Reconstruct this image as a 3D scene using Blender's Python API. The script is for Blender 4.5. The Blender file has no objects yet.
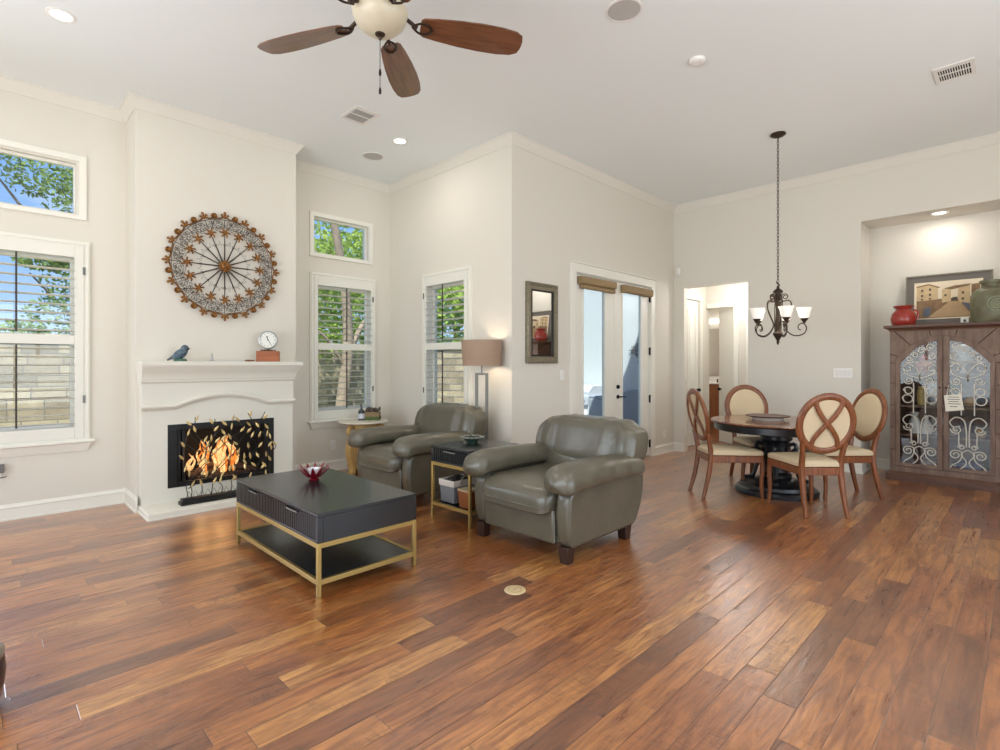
import bpy, bmesh, math, random
from mathutils import Vector, Matrix
random.seed(7)
PI = math.pi
sc = bpy.context.scene
COL = sc.collection

# ---------------------------------------------------------------- camera, sky, sun, big lights, exposure
cam_d = bpy.data.cameras.new('camera'); cam = bpy.data.objects.new('camera', cam_d); COL.objects.link(cam)
cam_d.sensor_width = 36.0; cam_d.lens = 36.0 * 526 / 1000; cam_d.shift_y = -0.0105
cam_d.clip_start = 0.02; cam_d.clip_end = 300
cam.location = (0, 0, 1.36); cam.rotation_euler = (PI / 2, 0, -PI / 4)
sc.camera = cam
sc.view_settings.view_transform = 'Standard'; sc.view_settings.look = 'None'
sc.view_settings.gamma = 1.0; sc.view_settings.use_curve_mapping = False
sc.view_settings.exposure = 0.27

world = bpy.data.worlds.new('sky'); sc.world = world; world.use_nodes = True
wn = world.node_tree.nodes; wl = world.node_tree.links; wn.clear()
w_out = wn.new('ShaderNodeOutputWorld'); w_bg = wn.new('ShaderNodeBackground')
w_tc = wn.new('ShaderNodeTexCoord'); w_sep = wn.new('ShaderNodeSeparateXYZ')
w_ramp = wn.new('ShaderNodeValToRGB'); w_no = wn.new('ShaderNodeTexNoise'); w_cr = wn.new('ShaderNodeValToRGB')
w_mix = wn.new('ShaderNodeMixRGB'); w_map = wn.new('ShaderNodeMapping')
wl.new(w_tc.outputs['Generated'], w_sep.inputs[0]); wl.new(w_sep.outputs['Z'], w_ramp.inputs[0])
w_e = w_ramp.color_ramp.elements; w_e.new(0.14); w_e.new(0.36)
for k_, (p_, c_) in enumerate(((0.0, (.36, .43, .52)), (.14, (.20, .31, .50)), (.36, (.085, .19, .44)), (1.0, (.05, .12, .36)))): w_e[k_].position = p_; w_e[k_].color = (*c_, 1)
w_map.inputs['Scale'].default_value = (2, 2, 5)
wl.new(w_tc.outputs['Generated'], w_map.inputs[0]); wl.new(w_map.outputs[0], w_no.inputs['Vector'])
w_no.inputs['Scale'].default_value = 2.2; w_no.inputs['Detail'].default_value = 5
w_cr.color_ramp.elements[0].position = 0.60; w_cr.color_ramp.elements[1].position = 0.82
wl.new(w_no.outputs['Fac'], w_cr.inputs[0]); wl.new(w_cr.outputs[0], w_mix.inputs[0])
wl.new(w_ramp.outputs[0], w_mix.inputs[1]); w_mix.inputs[2].default_value = (0.50, 0.50, 0.53, 1)
wl.new(w_mix.outputs[0], w_bg.inputs[0]); w_bg.inputs[1].default_value = 2.0
wl.new(w_bg.outputs[0], w_out.inputs[0])

WL_OUT = 6.36
def light(name, kind, loc, energy, color=(1, 1, 1), rot=(0, 0, 0), size=None, size_y=None, spot=None, shape=None):
    d = bpy.data.lights.new(name, kind); d.energy = energy; d.color = color
    if kind == 'AREA':
        d.shape = shape or ('RECTANGLE' if size_y else 'DISK'); d.size = size
        if size_y: d.size_y = size_y
    elif kind == 'SUN': d.angle = math.radians(0.6)
    else: d.shadow_soft_size = size or 0.05
    if spot: d.spot_size = spot; d.spot_blend = 0.8
    o = bpy.data.objects.new(name, d); COL.objects.link(o); o.location = loc; o.rotation_euler = rot
    return o

sun = light('sun', 'SUN', (0, 0, 20), 10.0, (1.0, 0.95, 0.86))
sun.rotation_euler = Vector((0.45, 0.42, -1.05)).to_track_quat('-Z', 'Y').to_euler()
# added fill lights set in unseen openings of wall_rear and wall_right
light('rear_fill', 'AREA', (-2.78, 1.9, 1.65), 158, (0.92, 0.985, 1.0), (0, -PI / 2 - .48, 0), 2.5, 5.6)
light('right_fill', 'AREA', (2.4, -2.78, 1.65), 118, (0.92, 0.985, 1.0), (PI / 2 + .48, 0, 0), 5.6, 2.5)
light('left_sheen_fill', 'AREA', (-.84, WL_OUT, 1.30), 42, (0.80, 0.86, 1.0), (-PI / 2 + .25, 0, 0), .90, 2.3)  # added fill at the unseen left window, meant to put sheen on the floor

# ---------------------------------------------------------------- colours and materials
def lin(c):
    def f(v):
        v /= 255.0
        return v / 12.92 if v <= 0.04045 else ((v + 0.055) / 1.055) ** 2.4
    return (f(c[0]), f(c[1]), f(c[2]), 1)

def mat(name, rgb, rough=0.5, metal=0.0, spec=0.5, bump=0.0, bscale=60, coat=0.0, var=0.0, vscale=6, stretch=None,
        emit=None, estr=0.0, trans=0.0, dark=None, coat_rough=0.1):
    m = bpy.data.materials.new(name); m.use_nodes = True
    n = m.node_tree.nodes; l = m.node_tree.links; b = n['Principled BSDF']
    b.inputs['Base Color'].default_value = lin(rgb); b.inputs['Roughness'].default_value = rough
    b.inputs['Metallic'].default_value = metal; b.inputs['Specular IOR Level'].default_value = spec
    b.inputs['Coat Weight'].default_value = coat; b.inputs['Coat Roughness'].default_value = coat_rough
    b.inputs['Transmission Weight'].default_value = trans
    if emit: b.inputs['Emission Color'].default_value = lin(emit); b.inputs['Emission Strength'].default_value = estr
    if bump or var:
        tc = n.new('ShaderNodeTexCoord'); mp = n.new('ShaderNodeMapping'); l.new(tc.outputs['Object'], mp.inputs[0])
        if stretch: mp.inputs['Scale'].default_value = stretch
    if var:
        t = n.new('ShaderNodeTexNoise'); t.inputs['Scale'].default_value = vscale; t.inputs['Detail'].default_value = 5
        l.new(mp.outputs[0], t.inputs['Vector']); mx = n.new('ShaderNodeMixRGB')
        rp = n.new('ShaderNodeValToRGB'); rp.color_ramp.elements[0].position = .3; rp.color_ramp.elements[1].position = .7
        l.new(t.outputs['Fac'], rp.inputs[0]); l.new(rp.outputs[0], mx.inputs[0])
        a = lin(dark) if dark else tuple(v * (1 - var) for v in lin(rgb)[:3]) + (1,)
        mx.inputs[1].default_value = a; mx.inputs[2].default_value = lin(rgb); l.new(mx.outputs[0], b.inputs['Base Color'])
    if bump:
        t = n.new('ShaderNodeTexNoise'); t.inputs['Scale'].default_value = bscale; t.inputs['Detail'].default_value = 4
        l.new(mp.outputs[0], t.inputs['Vector']); bp = n.new('ShaderNodeBump'); bp.inputs['Strength'].default_value = bump
        bp.inputs['Distance'].default_value = 0.01; l.new(t.outputs['Fac'], bp.inputs['Height']); l.new(bp.outputs[0], b.inputs['Normal'])
    return m

def glass_mat(name, tint=(235, 242, 245), refl=0.08):
    m = bpy.data.materials.new(name); m.use_nodes = True
    n = m.node_tree.nodes; l = m.node_tree.links; n.clear()
    o = n.new('ShaderNodeOutputMaterial'); t = n.new('ShaderNodeBsdfTransparent'); g = n.new('ShaderNodeBsdfGlossy')
    fr = n.new('ShaderNodeLayerWeight'); fr.inputs[0].default_value = 0.5; x = n.new('ShaderNodeMixShader')
    t.inputs[0].default_value = lin(tint); g.inputs['Roughness'].default_value = 0.02
    pw = n.new('ShaderNodeMath'); pw.operation = 'POWER'; pw.inputs[1].default_value = 5.0; l.new(fr.outputs['Facing'], pw.inputs[0])
    mu = n.new('ShaderNodeMath'); mu.operation = 'MULTIPLY_ADD'; mu.inputs[1].default_value = 0.6; mu.inputs[2].default_value = refl
    l.new(pw.outputs[0], mu.inputs[0]); l.new(mu.outputs[0], x.inputs[0]); l.new(t.outputs[0], x.inputs[1]); l.new(g.outputs[0], x.inputs[2])
    l.new(x.outputs[0], o.inputs[0]); return m

def emit_mat(name, rgb, s):
    m = bpy.data.materials.new(name); m.use_nodes = True
    n = m.node_tree.nodes; l = m.node_tree.links; n.clear()
    o = n.new('ShaderNodeOutputMaterial'); e = n.new('ShaderNodeEmission'); e.inputs[0].default_value = lin(rgb); e.inputs[1].default_value = s
    l.new(e.outputs[0], o.inputs[0]); return m

class NT:
    """tiny node-math writer"""
    def __init__(s, m): s.n = m.node_tree.nodes; s.l = m.node_tree.links
    def put(s, sock, v):
        if isinstance(v, (int, float)): sock.default_value = v
        elif isinstance(v, tuple): sock.default_value = v
        else: s.l.new(v, sock)
    def m(s, op, a, b=0.0, c=None):
        q = s.n.new('ShaderNodeMath'); q.operation = op; s.put(q.inputs[0], a); s.put(q.inputs[1], b)
        if c is not None: s.put(q.inputs[2], c)
        return q.outputs[0]
    def vec(s, x, y, z=0.0):
        q = s.n.new('ShaderNodeCombineXYZ'); s.put(q.inputs[0], x); s.put(q.inputs[1], y); s.put(q.inputs[2], z); return q.outputs[0]
    def white(s, v, dim='3D'):
        q = s.n.new('ShaderNodeTexWhiteNoise'); q.noise_dimensions = dim
        s.l.new(v, q.inputs['Vector' if dim != '1D' else 'W']); return q.outputs['Value']
    def noise(s, v, scale, detail=4, rough=.5, dist=0.0):
        q = s.n.new('ShaderNodeTexNoise'); s.l.new(v, q.inputs['Vector']); q.inputs['Scale'].default_value = scale
        q.inputs['Detail'].default_value = detail; q.inputs['Roughness'].default_value = rough; q.inputs['Distortion'].default_value = dist; return q.outputs['Fac']
    def ramp(s, f, stops):
        q = s.n.new('ShaderNodeValToRGB'); s.l.new(f, q.inputs[0]); e = q.color_ramp.elements
        while len(e) < len(stops): e.new(0.5)
        for k, (p, c) in enumerate(stops): e[k].position = p; e[k].color = lin(c) if len(c) == 3 else c
        return q.outputs[0]
    def mix(s, f, a, b, mode='MIX'):
        q = s.n.new('ShaderNodeMixRGB'); q.blend_type = mode; s.put(q.inputs[0], f); s.put(q.inputs[1], a); s.put(q.inputs[2], b); return q.outputs[0]

def floor_material():
    m = bpy.data.materials.new('hand_scraped_wood'); m.use_nodes = True; b = m.node_tree.nodes['Principled BSDF']; t = NT(m)
    g = t.n.new('ShaderNodeNewGeometry'); sp = t.n.new('ShaderNodeSeparateXYZ'); t.l.new(g.outputs['Position'], sp.inputs[0])
    X, Y = sp.outputs['X'], sp.outputs['Y']; W = 0.128
    ry = t.m('DIVIDE', Y, W); row = t.m('FLOOR', ry); fy = t.m('FRACT', ry)
    r1 = t.white(t.vec(row, 3.7)); r2 = t.white(t.vec(row, 9.1))
    L = t.m('MULTIPLY_ADD', r2, 0.7, 0.75)
    rx = t.m('ADD', t.m('DIVIDE', X, L), t.m('MULTIPLY', r1, 13.0)); colm = t.m('FLOOR', rx); fx = t.m('FRACT', rx)
    rnd = t.white(t.vec(row, colm, 1.0)); rnd2 = t.white(t.vec(row, colm, 5.0))
    base = t.ramp(rnd, [(0.0, FLOOR_C[0]), (0.3, FLOOR_C[1]), (0.65, FLOOR_C[2]), (1.0, FLOOR_C[3])])
    v = t.vec(t.m('MULTIPLY', X, 1.6), t.m('MULTIPLY', Y, 14.0), t.m('MULTIPLY', rnd2, 40.0))
    gr = t.noise(v, 2.0, 6, .62, 1.2)
    v2 = t.vec(t.m('MULTIPLY', X, 1.0), t.m('MULTIPLY', Y, 3.0), t.m('MULTIPLY', rnd, 60.0))
    cl = t.noise(v2, 2.6, 3, .5, .5)
    c = t.mix(t.ramp(gr, [(0.38, (0, 0, 0)), (0.62, (255, 255, 255))]), t.mix(1.0, base, lin((182, 160, 146)), 'MULTIPLY'), base)
    c = t.mix(t.ramp(cl, [(0.35, (0, 0, 0)), (0.7, (255, 255, 255))]), t.mix(1.0, c, lin((222, 212, 206)), 'MULTIPLY'), c)
    ey = t.m('MULTIPLY', t.m('MINIMUM', fy, t.m('SUBTRACT', 1.0, fy)), W)
    ex = t.m('MULTIPLY', t.m('MINIMUM', fx, t.m('SUBTRACT', 1.0, fx)), L)
    e = t.m('MINIMUM', ex, ey)
    seam = t.m('SUBTRACT', 1.0, t.m('MINIMUM', t.m('DIVIDE', e, 0.0028), 1.0))
    c = t.mix(t.m('MULTIPLY', seam, 0.75), c, lin((52, 28, 20)))
    ch = t.noise(t.vec(t.m('MULTIPLY', X, 34.0), t.m('MULTIPLY', Y, 9.0), t.m('MULTIPLY', rnd2, 20.0)), 1.0, 4, .6, 1.6)
    pm = t.noise(t.vec(t.m('MULTIPLY', X, 2.4), t.m('MULTIPLY', Y, 7.0), t.m('MULTIPLY', rnd, 33.0)), 1.0, 3, .5, .4)
    chm = t.m('MULTIPLY', t.ramp(ch, [(.46, (0, 0, 0)), (.60, (255, 255, 255))]), t.ramp(pm, [(.50, (0, 0, 0)), (.66, (255, 255, 255))]))
    c = t.mix(t.m('MULTIPLY', chm, .45), c, t.mix(1.0, c, lin((150, 128, 116)), 'MULTIPLY'))
    t.l.new(c, b.inputs['Base Color'])
    hs = t.noise(t.vec(t.m('MULTIPLY', X, 5.0), t.m('MULTIPLY', Y, 15.0), t.m('MULTIPLY', rnd2, 30.0)), 1.0, 3, .5, 1.0)
    h = t.m('ADD', t.m('MULTIPLY', hs, 1.0), t.m('MULTIPLY', gr, 0.35)); h = t.m('SUBTRACT', h, t.m('MULTIPLY', chm, .25))
    h = t.m('SUBTRACT', h, t.m('MULTIPLY', seam, 0.8))
    bp = t.n.new('ShaderNodeBump'); bp.inputs['Strength'].default_value = 0.26; bp.inputs['Distance'].default_value = 0.010
    t.l.new(h, bp.inputs['Height']); t.l.new(bp.outputs[0], b.inputs['Normal'])
    b.inputs['Coat Weight'].default_value = 0.9; b.inputs['Coat IOR'].default_value = 1.75; b.inputs['Coat Roughness'].default_value = 0.29; t.l.new(bp.outputs[0], b.inputs['Coat Normal']); b.inputs['Specular IOR Level'].default_value = 0.6
    ro = t.m('MULTIPLY_ADD', gr, 0.16, 0.22); t.l.new(ro, b.inputs['Roughness'])
    return m

def brick_material(name, c1, c2, c3, mortar, w, h):
    m = bpy.data.materials.new(name); m.use_nodes = True; b = m.node_tree.nodes['Principled BSDF']; t = NT(m)
    g = t.n.new('ShaderNodeNewGeometry'); sp = t.n.new('ShaderNodeSeparateXYZ'); t.l.new(g.outputs['Position'], sp.inputs[0])
    X, Z = sp.outputs['X'], sp.outputs['Z']
    rz = t.m('DIVIDE', Z, h); row = t.m('FLOOR', rz); fz = t.m('FRACT', rz)
    rx = t.m('ADD', t.m('DIVIDE', X, w), t.m('MULTIPLY', t.white(t.vec(row, 2.2)), 7.0)); cm = t.m('FLOOR', rx); fx = t.m('FRACT', rx)
    rnd = t.white(t.vec(row, cm, 2.0))
    c = t.ramp(rnd, [(0, c1), (.5, c2), (1, c3)])
    c = t.mix(t.noise(t.vec(X, Z), 9.0, 5), t.mix(1.0, c, lin((190, 185, 180)), 'MULTIPLY'), c)
    e = t.m('MINIMUM', t.m('MULTIPLY', t.m('MINIMUM', fz, t.m('SUBTRACT', 1.0, fz)), h), t.m('MULTIPLY', t.m('MINIMUM', fx, t.m('SUBTRACT', 1.0, fx)), w))
    c = t.mix(t.m('LESS_THAN', e, 0.008), c, lin(mortar)); t.l.new(c, b.inputs['Base Color']); b.inputs['Roughness'].default_value = .9
    return m

def wood_material(name, c1, c2, rough=.4, axis=0, scale=3.0, coat=0.0, grain=14.0):
    m = bpy.data.materials.new(name); m.use_nodes = True; b = m.node_tree.nodes['Principled BSDF']; t = NT(m)
    tc = t.n.new('ShaderNodeTexCoord'); mp = t.n.new('ShaderNodeMapping'); t.l.new(tc.outputs['Object'], mp.inputs[0])
    s = [grain] * 3; s[axis] = 1.2; mp.inputs['Scale'].default_value = s
    f = t.noise(mp.outputs[0], scale, 6, .6, .6)
    t.l.new(t.ramp(f, [(.3, c1), (.7, c2)]), b.inputs['Base Color']); b.inputs['Roughness'].default_value = rough; b.inputs['Coat Weight'].default_value = coat
    bp = t.n.new('ShaderNodeBump'); bp.inputs['Strength'].default_value = .08; bp.inputs['Distance'].default_value = .005
    t.l.new(f, bp.inputs['Height']); t.l.new(bp.outputs[0], b.inputs['Normal'])
    return m

FLOOR_C = [(140, 84, 46), (180, 112, 58), (196, 128, 66), (214, 154, 86)]
M = {}
M['floor'] = floor_material()
M['wall'] = mat('wall_paint', (222, 216, 204), .85, bump=.04, bscale=180)
M['crown'] = mat('crown_paint', (225, 220, 209), .8)
M['ceil'] = mat('ceiling_paint', (234, 238, 237), .9, bump=.05, bscale=150)
M['trim'] = mat('white_trim', (235, 232, 221), .45)
M['plaster'] = mat('cast_stone', (226, 222, 209), .6, bump=.05, bscale=90)
M['shutter'] = mat('shutter_white', (231, 229, 218), .5)
M['cabglass'] = glass_mat('cabinet_glass', (244, 246, 246), .036)
M['glass'] = glass_mat('window_glass', (240, 246, 248), .04)
M['doorglass'] = glass_mat('door_glass', (238, 245, 248), .05)
M['leather'] = mat('grey_leather', (100, 95, 80), .28, spec=.65, bump=.22, bscale=26, var=.25, vscale=5)
M['dleg'] = mat('dark_leg_wood', (52, 32, 24), .4)
M['charcoal'] = mat('charcoal_wood', (26, 32, 35), .24, spec=.55, coat=.15, bump=.08, bscale=30, var=.2, vscale=4, stretch=(1, 8, 1))
M['groove'] = mat('black_groove', (20, 21, 24), .6)
M['brass'] = mat('brushed_brass', (186, 160, 98), .38, .85)
M['steel'] = mat('pewter_handle', (170, 170, 168), .3, .9)
M['chrome'] = mat('lamp_nickel', (120, 118, 112), .4, .8)
M['shade'] = None
M['shadein'] = mat('shade_lining', (240, 232, 215), .8)
M['black'] = mat('black_metal', (24, 23, 22), .4, .3)
M['bronze'] = mat('oil_rubbed_bronze', (62, 50, 40), .42, .6)
M['gold'] = mat('antique_gold', (176, 122, 58), .40, .55, var=.5, vscale=45, dark=(74, 42, 22), bump=.3, bscale=80)
M['goldleaf'] = mat('pale_gold_leaf', (214, 188, 128), .35, .5)
M['cherry'] = wood_material('cherry_chair_wood', (98, 54, 28), (148, 86, 46), .35, 2, 3, .2)
M['linen'] = mat('cream_upholstery', (214, 194, 160), .85, bump=.15, bscale=260)
M['tabletop'] = wood_material('table_top_wood', (108, 66, 44), (140, 90, 60), .22, 0, 3, .3)
M['ebony'] = mat('black_painted_wood', (26, 27, 30), .3, spec=.6)
M['cabwood'] = wood_material('weathered_cabinet_wood', (98, 76, 64), (136, 112, 96), .6, 2, 2.5, 0, 6)
M['cabdark'] = wood_material('cabinet_walnut', (74, 48, 36), (108, 74, 56), .5, 1, 2.5, 0, 10)
M['iron'] = mat('cream_iron', (206, 200, 186), .5, .1)
M['white'] = mat('white_ceramic', (238, 236, 230), .3)
M['paper'] = mat('tag_paper', (232, 226, 210), .8)
M['ink'] = mat('ink', (70, 66, 62), .8)
M['walnut'] = wood_material('fan_walnut', (84, 50, 32), (126, 80, 52), .3, 0, 3, .6, 12)
M['frost'] = mat('frosted_bowl', (206, 196, 172), .35, emit=(255, 236, 200), estr=.04, var=.15, vscale=5)
M['mirror'] = mat('mirror_silver', (240, 240, 240), .01, 1.0)
M['pewterframe'] = mat('pewter_frame', (150, 142, 122), .42, .7, bump=.4, bscale=60, var=.35, vscale=40)
M['bamboo'] = mat('bamboo_blind', (164, 138, 100), .8, bump=.3, bscale=40, stretch=(1, 1, 12), var=.25, vscale=20)
def leaf_material(name, c1, c2):
    m = bpy.data.materials.new(name); m.use_nodes = True; t = NT(m); t.n.clear()
    o = t.n.new('ShaderNodeOutputMaterial'); d = t.n.new('ShaderNodeBsdfDiffuse'); tl = t.n.new('ShaderNodeBsdfTranslucent'); x = t.n.new('ShaderNodeMixShader'); x.inputs[0].default_value = .45
    tc = t.n.new('ShaderNodeTexCoord'); c = t.ramp(t.noise(tc.outputs['Object'], 3.0, 3), [(.35, c1), (.65, c2)])
    for q in (d, tl): t.l.new(c, q.inputs[0])
    t.l.new(d.outputs[0], x.inputs[1]); t.l.new(tl.outputs[0], x.inputs[2]); t.l.new(x.outputs[0], o.inputs[0]); return m
M['leafA'] = leaf_material('leaf_green', (108, 132, 72), (158, 178, 104))
M['leafB'] = leaf_material('leaf_bright_green', (132, 160, 70), (190, 206, 110))
M['shade'] = leaf_material('taupe_shade', (172, 148, 128), (180, 156, 136)); M['shade'].node_tree.nodes['Mix Shader'].inputs[0].default_value = .18
M['bark'] = mat('bark', (158, 138, 118), .9, bump=.5, bscale=14, var=.4, vscale=8)
M['grass'] = mat('lawn_grass', (120, 130, 70), .9, var=.4, vscale=9)
M['fence'] = brick_material('stone_fence', (160, 144, 124), (192, 172, 146), (218, 198, 168), (118, 108, 96), .42, .17)
M['stucco'] = mat('white_stucco', (196, 199, 199), .9, bump=.1, bscale=60)
M['steelg'] = mat('grill_steel', (205, 208, 214), .45, .3)
M['greyplastic'] = mat('grey_cover', (140, 146, 156), .7)
M['log'] = mat('charred_log', (70, 46, 32), .9, bump=.6, bscale=20, var=.6, vscale=12)
def flame_material(name, c1, c2, s):
    m = bpy.data.materials.new(name); m.use_nodes = True; t = NT(m); t.n.clear()
    o = t.n.new('ShaderNodeOutputMaterial'); e = t.n.new('ShaderNodeEmission'); tr = t.n.new('ShaderNodeBsdfTransparent'); x = t.n.new('ShaderNodeMixShader')
    tc = t.n.new('ShaderNodeTexCoord'); f = t.noise(tc.outputs['Object'], 26, 4, .6, 1.5)
    t.l.new(t.ramp(f, [(.3, c1), (.65, c2)]), e.inputs[0]); e.inputs[1].default_value = s
    t.l.new(t.ramp(f, [(.34, (0, 0, 0)), (.58, (255, 255, 255))]), x.inputs[0]); t.l.new(tr.outputs[0], x.inputs[1]); t.l.new(e.outputs[0], x.inputs[2]); t.l.new(x.outputs[0], o.inputs[0]); return m
M['fire'] = flame_material('flame_orange', (230, 92, 30), (255, 160, 70), 1.0)
M['firehot'] = flame_material('flame_yellow', (240, 130, 50), (255, 216, 150), 1.2)
M['lampglow'] = emit_mat('lamp_disc', (255, 248, 236), 6)
M['soot_shade'] = mat('soot_and_shade', (40, 37, 34), .9, var=.3, vscale=8)
M['bluebird'] = mat('blue_glaze', (104, 126, 140), .3, var=.5, vscale=34, dark=(30, 44, 56))
M['redglass'] = mat('ruby_glass', (108, 8, 24), .08, spec=.8, coat=.5)
M['clearglass'] = mat('pale_glass', (226, 222, 226), .08, spec=.8)
M['redpot'] = mat('red_glaze', (176, 60, 48), .3, var=.3, vscale=12, coat=.4)
M['greenpot'] = mat('green_glaze', (128, 134, 104), .45, var=.35, vscale=7, dark=(96, 84, 60))
M['vent'] = mat('vent_white', (230, 227, 222), .5)
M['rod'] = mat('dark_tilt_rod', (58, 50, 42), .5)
M['spk'] = mat('speaker_grille', (186, 183, 178), .8, bump=.2, bscale=400)
# ---------------------------------------------------------------- mesh builder and object helpers
class MB:
    def __init__(s, xf=None): s.v = []; s.f = []; s.mi = []; s.cur = 0; s.xf = xf
    def add(s, vs, fs):
        o = len(s.v)
        for p in vs:
            p = tuple(p); s.v.append(s.xf(*p) if s.xf else p)
        for f in fs: s.f.append(tuple(i + o for i in f)); s.mi.append(s.cur)
        return s
    def box(s, x0, x1, y0, y1, z0, z1):
        return s.add([(x, y, z) for x in (x0, x1) for y in (y0, y1) for z in (z0, z1)],
                     [(0, 1, 3, 2), (4, 6, 7, 5), (0, 4, 5, 1), (2, 3, 7, 6), (0, 2, 6, 4), (1, 5, 7, 3)])
    def rings(s, rs, closed=False, cap=True):
        n = len(rs[0]); vs = [p for r in rs for p in r]; fs = []
        k = len(rs); R = k if closed else k - 1
        for i in range(R):
            a = i * n; b = ((i + 1) % k) * n
            for j in range(n): fs.append((a + j, a + (j + 1) % n, b + (j + 1) % n, b + j))
        if cap and not closed: fs.append(tuple(range(n - 1, -1, -1))); fs.append(tuple((k - 1) * n + j for j in range(n)))
        return s.add(vs, fs)
    def lathe(s, prof, c=(0, 0, 0), n=24, axis='z', sx=1, sy=1):
        rs = []
        for r, h in prof:
            ring = []
            for j in range(n):
                a = 2 * PI * j / n; u, w = max(r, 1e-4) * math.cos(a) * sx, max(r, 1e-4) * math.sin(a) * sy
                p = {'z': (u, w, h), 'x': (h, u, w), 'y': (w, h, u)}[axis]
                ring.append((c[0] + p[0], c[1] + p[1], c[2] + p[2]))
            rs.append(ring)
        return s.rings(rs, closed=len(prof) > 2 and prof[0][0] > .01 and prof[-1][0] > .01)
    def cyl(s, c, r, h, n=20, axis='z', r2=None): return s.lathe([(r, 0), (r if r2 is None else r2, h)], c, n, axis)
    def ball(s, c, rx, ry=None, rz=None, n=16, m=10):
        ry = rx if ry is None else ry; rz = rx if rz is None else rz
        rs = [[(c[0] + rx * math.sin(PI * i / m) * math.cos(2 * PI * j / n), c[1] + ry * math.sin(PI * i / m) * math.sin(2 * PI * j / n),
                c[2] - rz * math.cos(PI * i / m)) for j in range(n)] for i in range(1, m)]
        rs = [[(c[0] + (p[0] - c[0]) * .02, c[1] + (p[1] - c[1]) * .02, c[2] - rz) for p in rs[0]]] + rs + [[(c[0] + (p[0] - c[0]) * .02, c[1] + (p[1] - c[1]) * .02, c[2] + rz) for p in rs[-1]]]
        return s.rings(rs)
    def tube(s, pts, r, n=8, closed=False, radii=None, flat=1.0):
        P = [Vector(p) for p in pts]; k = len(P); rs = []; nrm = None
        for i in range(k):
            if closed: t = P[(i + 1) % k] - P[i - 1]
            else: t = P[min(i + 1, k - 1)] - P[max(i - 1, 0)]
            t.normalize()
            if nrm is None:
                up = Vector((0, 0, 1)) if abs(t.z) < .9 else Vector((1, 0, 0)); nrm = up - t * up.dot(t)
            else: nrm = nrm - t * nrm.dot(t)
            if nrm.length < 1e-6: nrm = t.orthogonal()
            nrm.normalize(); bn = t.cross(nrm); q = radii[i] if radii else r
            rs.append([P[i] + nrm * (q * math.cos(2 * PI * j / n)) + bn * (q * flat * math.sin(2 * PI * j / n)) for j in range(n)])
        return s.rings(rs, closed)
    def prism(s, poly, d0, d1, plane='xz'):
        f = {'xz': lambda u, w, d: (u, d, w), 'yz': lambda u, w, d: (d, u, w), 'xy': lambda u, w, d: (u, w, d)}[plane]
        return s.rings([[f(u, w, d0) for u, w in poly], [f(u, w, d1) for u, w in poly]])
    def frame(s, outer, inner, d0, d1, plane='xz', closed=True):
        """flat band between two equally long loops, thickness d0..d1"""
        f = {'xz': lambda u, w, d: (u, d, w), 'yz': lambda u, w, d: (d, u, w), 'xy': lambda u, w, d: (u, w, d)}[plane]
        rs = [[f(*o, d0), f(*i, d0), f(*i, d1), f(*o, d1)] for o, i in zip(outer, inner)]
        return s.rings(rs, closed)
    def slab(s, x0, x1, y0, y1, prof):
        """stack of rectangles, each (z, inset)"""
        return s.rings([[(x0 + i, y0 + i, z), (x1 - i, y0 + i, z), (x1 - i, y1 - i, z), (x0 + i, y1 - i, z)] for z, i in prof])
    def superell(s, c, h, e1=.35, e2=.35, n=32, m=18, fn=None):
        def sp(v, e): return math.copysign(abs(v) ** e, v)
        rs = []
        for i in range(m + 1):
            ph = -PI / 2 + PI * i / m; ring = []
            if i in (0, m): ph *= .995
            for j in range(n):
                th = 2 * PI * j / n
                p = (h[0] * sp(math.cos(ph), e1) * sp(math.cos(th), e2), h[1] * sp(math.cos(ph), e1) * sp(math.sin(th), e2), h[2] * sp(math.sin(ph), e1))
                if fn: p = fn(*p)
                ring.append((c[0] + p[0], c[1] + p[1], c[2] + p[2]))
            rs.append(ring)
        return s.rings(rs)
    def build(s, name, m, parent=None, loc=None, smooth=True, bevel=0, ang=38, sub=0):
        me = bpy.data.meshes.new(name); me.from_pydata([tuple(p) for p in s.v], [], s.f)
        bm = bmesh.new(); bm.from_mesh(me)
        if s.mi and max(s.mi) > 0:
            bm.faces.ensure_lookup_table()
            for f, k in zip(bm.faces, s.mi): f.material_index = k
        bmesh.ops.recalc_face_normals(bm, faces=bm.faces); bm.to_mesh(me); bm.free()
        for q in (m if isinstance(m, (list, tuple)) else [m]): me.materials.append(q)
        if smooth:
            me.polygons.foreach_set('use_smooth', [True] * len(me.polygons)); me.set_sharp_from_angle(angle=math.radians(ang))
        o = bpy.data.objects.new(name, me); COL.objects.link(o)
        if parent: o.parent = parent
        if loc: o.location = loc
        if bevel:
            b = o.modifiers.new('bevel', 'BEVEL'); b.width = bevel; b.segments = 2; b.limit_method = 'ANGLE'
        if sub:
            b = o.modifiers.new('sub', 'SUBSURF'); b.levels = sub; b.render_levels = sub
        return o

def tag(o, label, cat, group=None, kind=None):
    o['label'] = label; o['category'] = cat
    if group: o['group'] = group
    if kind: o['kind'] = kind
    return o
def thing(name, label, cat, loc=(0, 0, 0), rz=0, group=None):
    o = bpy.data.objects.new(name, None); COL.objects.link(o); o.location = loc; o.rotation_euler = (0, 0, rz)
    o.empty_display_size = .05
    return tag(o, label, cat, group)
def struct(o, label=None):
    o['kind'] = 'structure'
    if label: o['label'] = label
    return o
def setting(name, loc=(0, 0, 0), label=None):
    o = bpy.data.objects.new(name, None); COL.objects.link(o); o.location = loc; return struct(o, label)
def dup(o, loc=None, rz=None, parent=None):
    c = o.copy(); COL.objects.link(c)
    if parent is not None: c.parent = parent
    if loc is not None: c.location = loc
    if rz is not None: c.rotation_euler = (0, 0, rz)
    for ch in list(o.children): dup(ch, parent=c)
    return c
def relabel(o, label): o['label'] = label; return o
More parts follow.
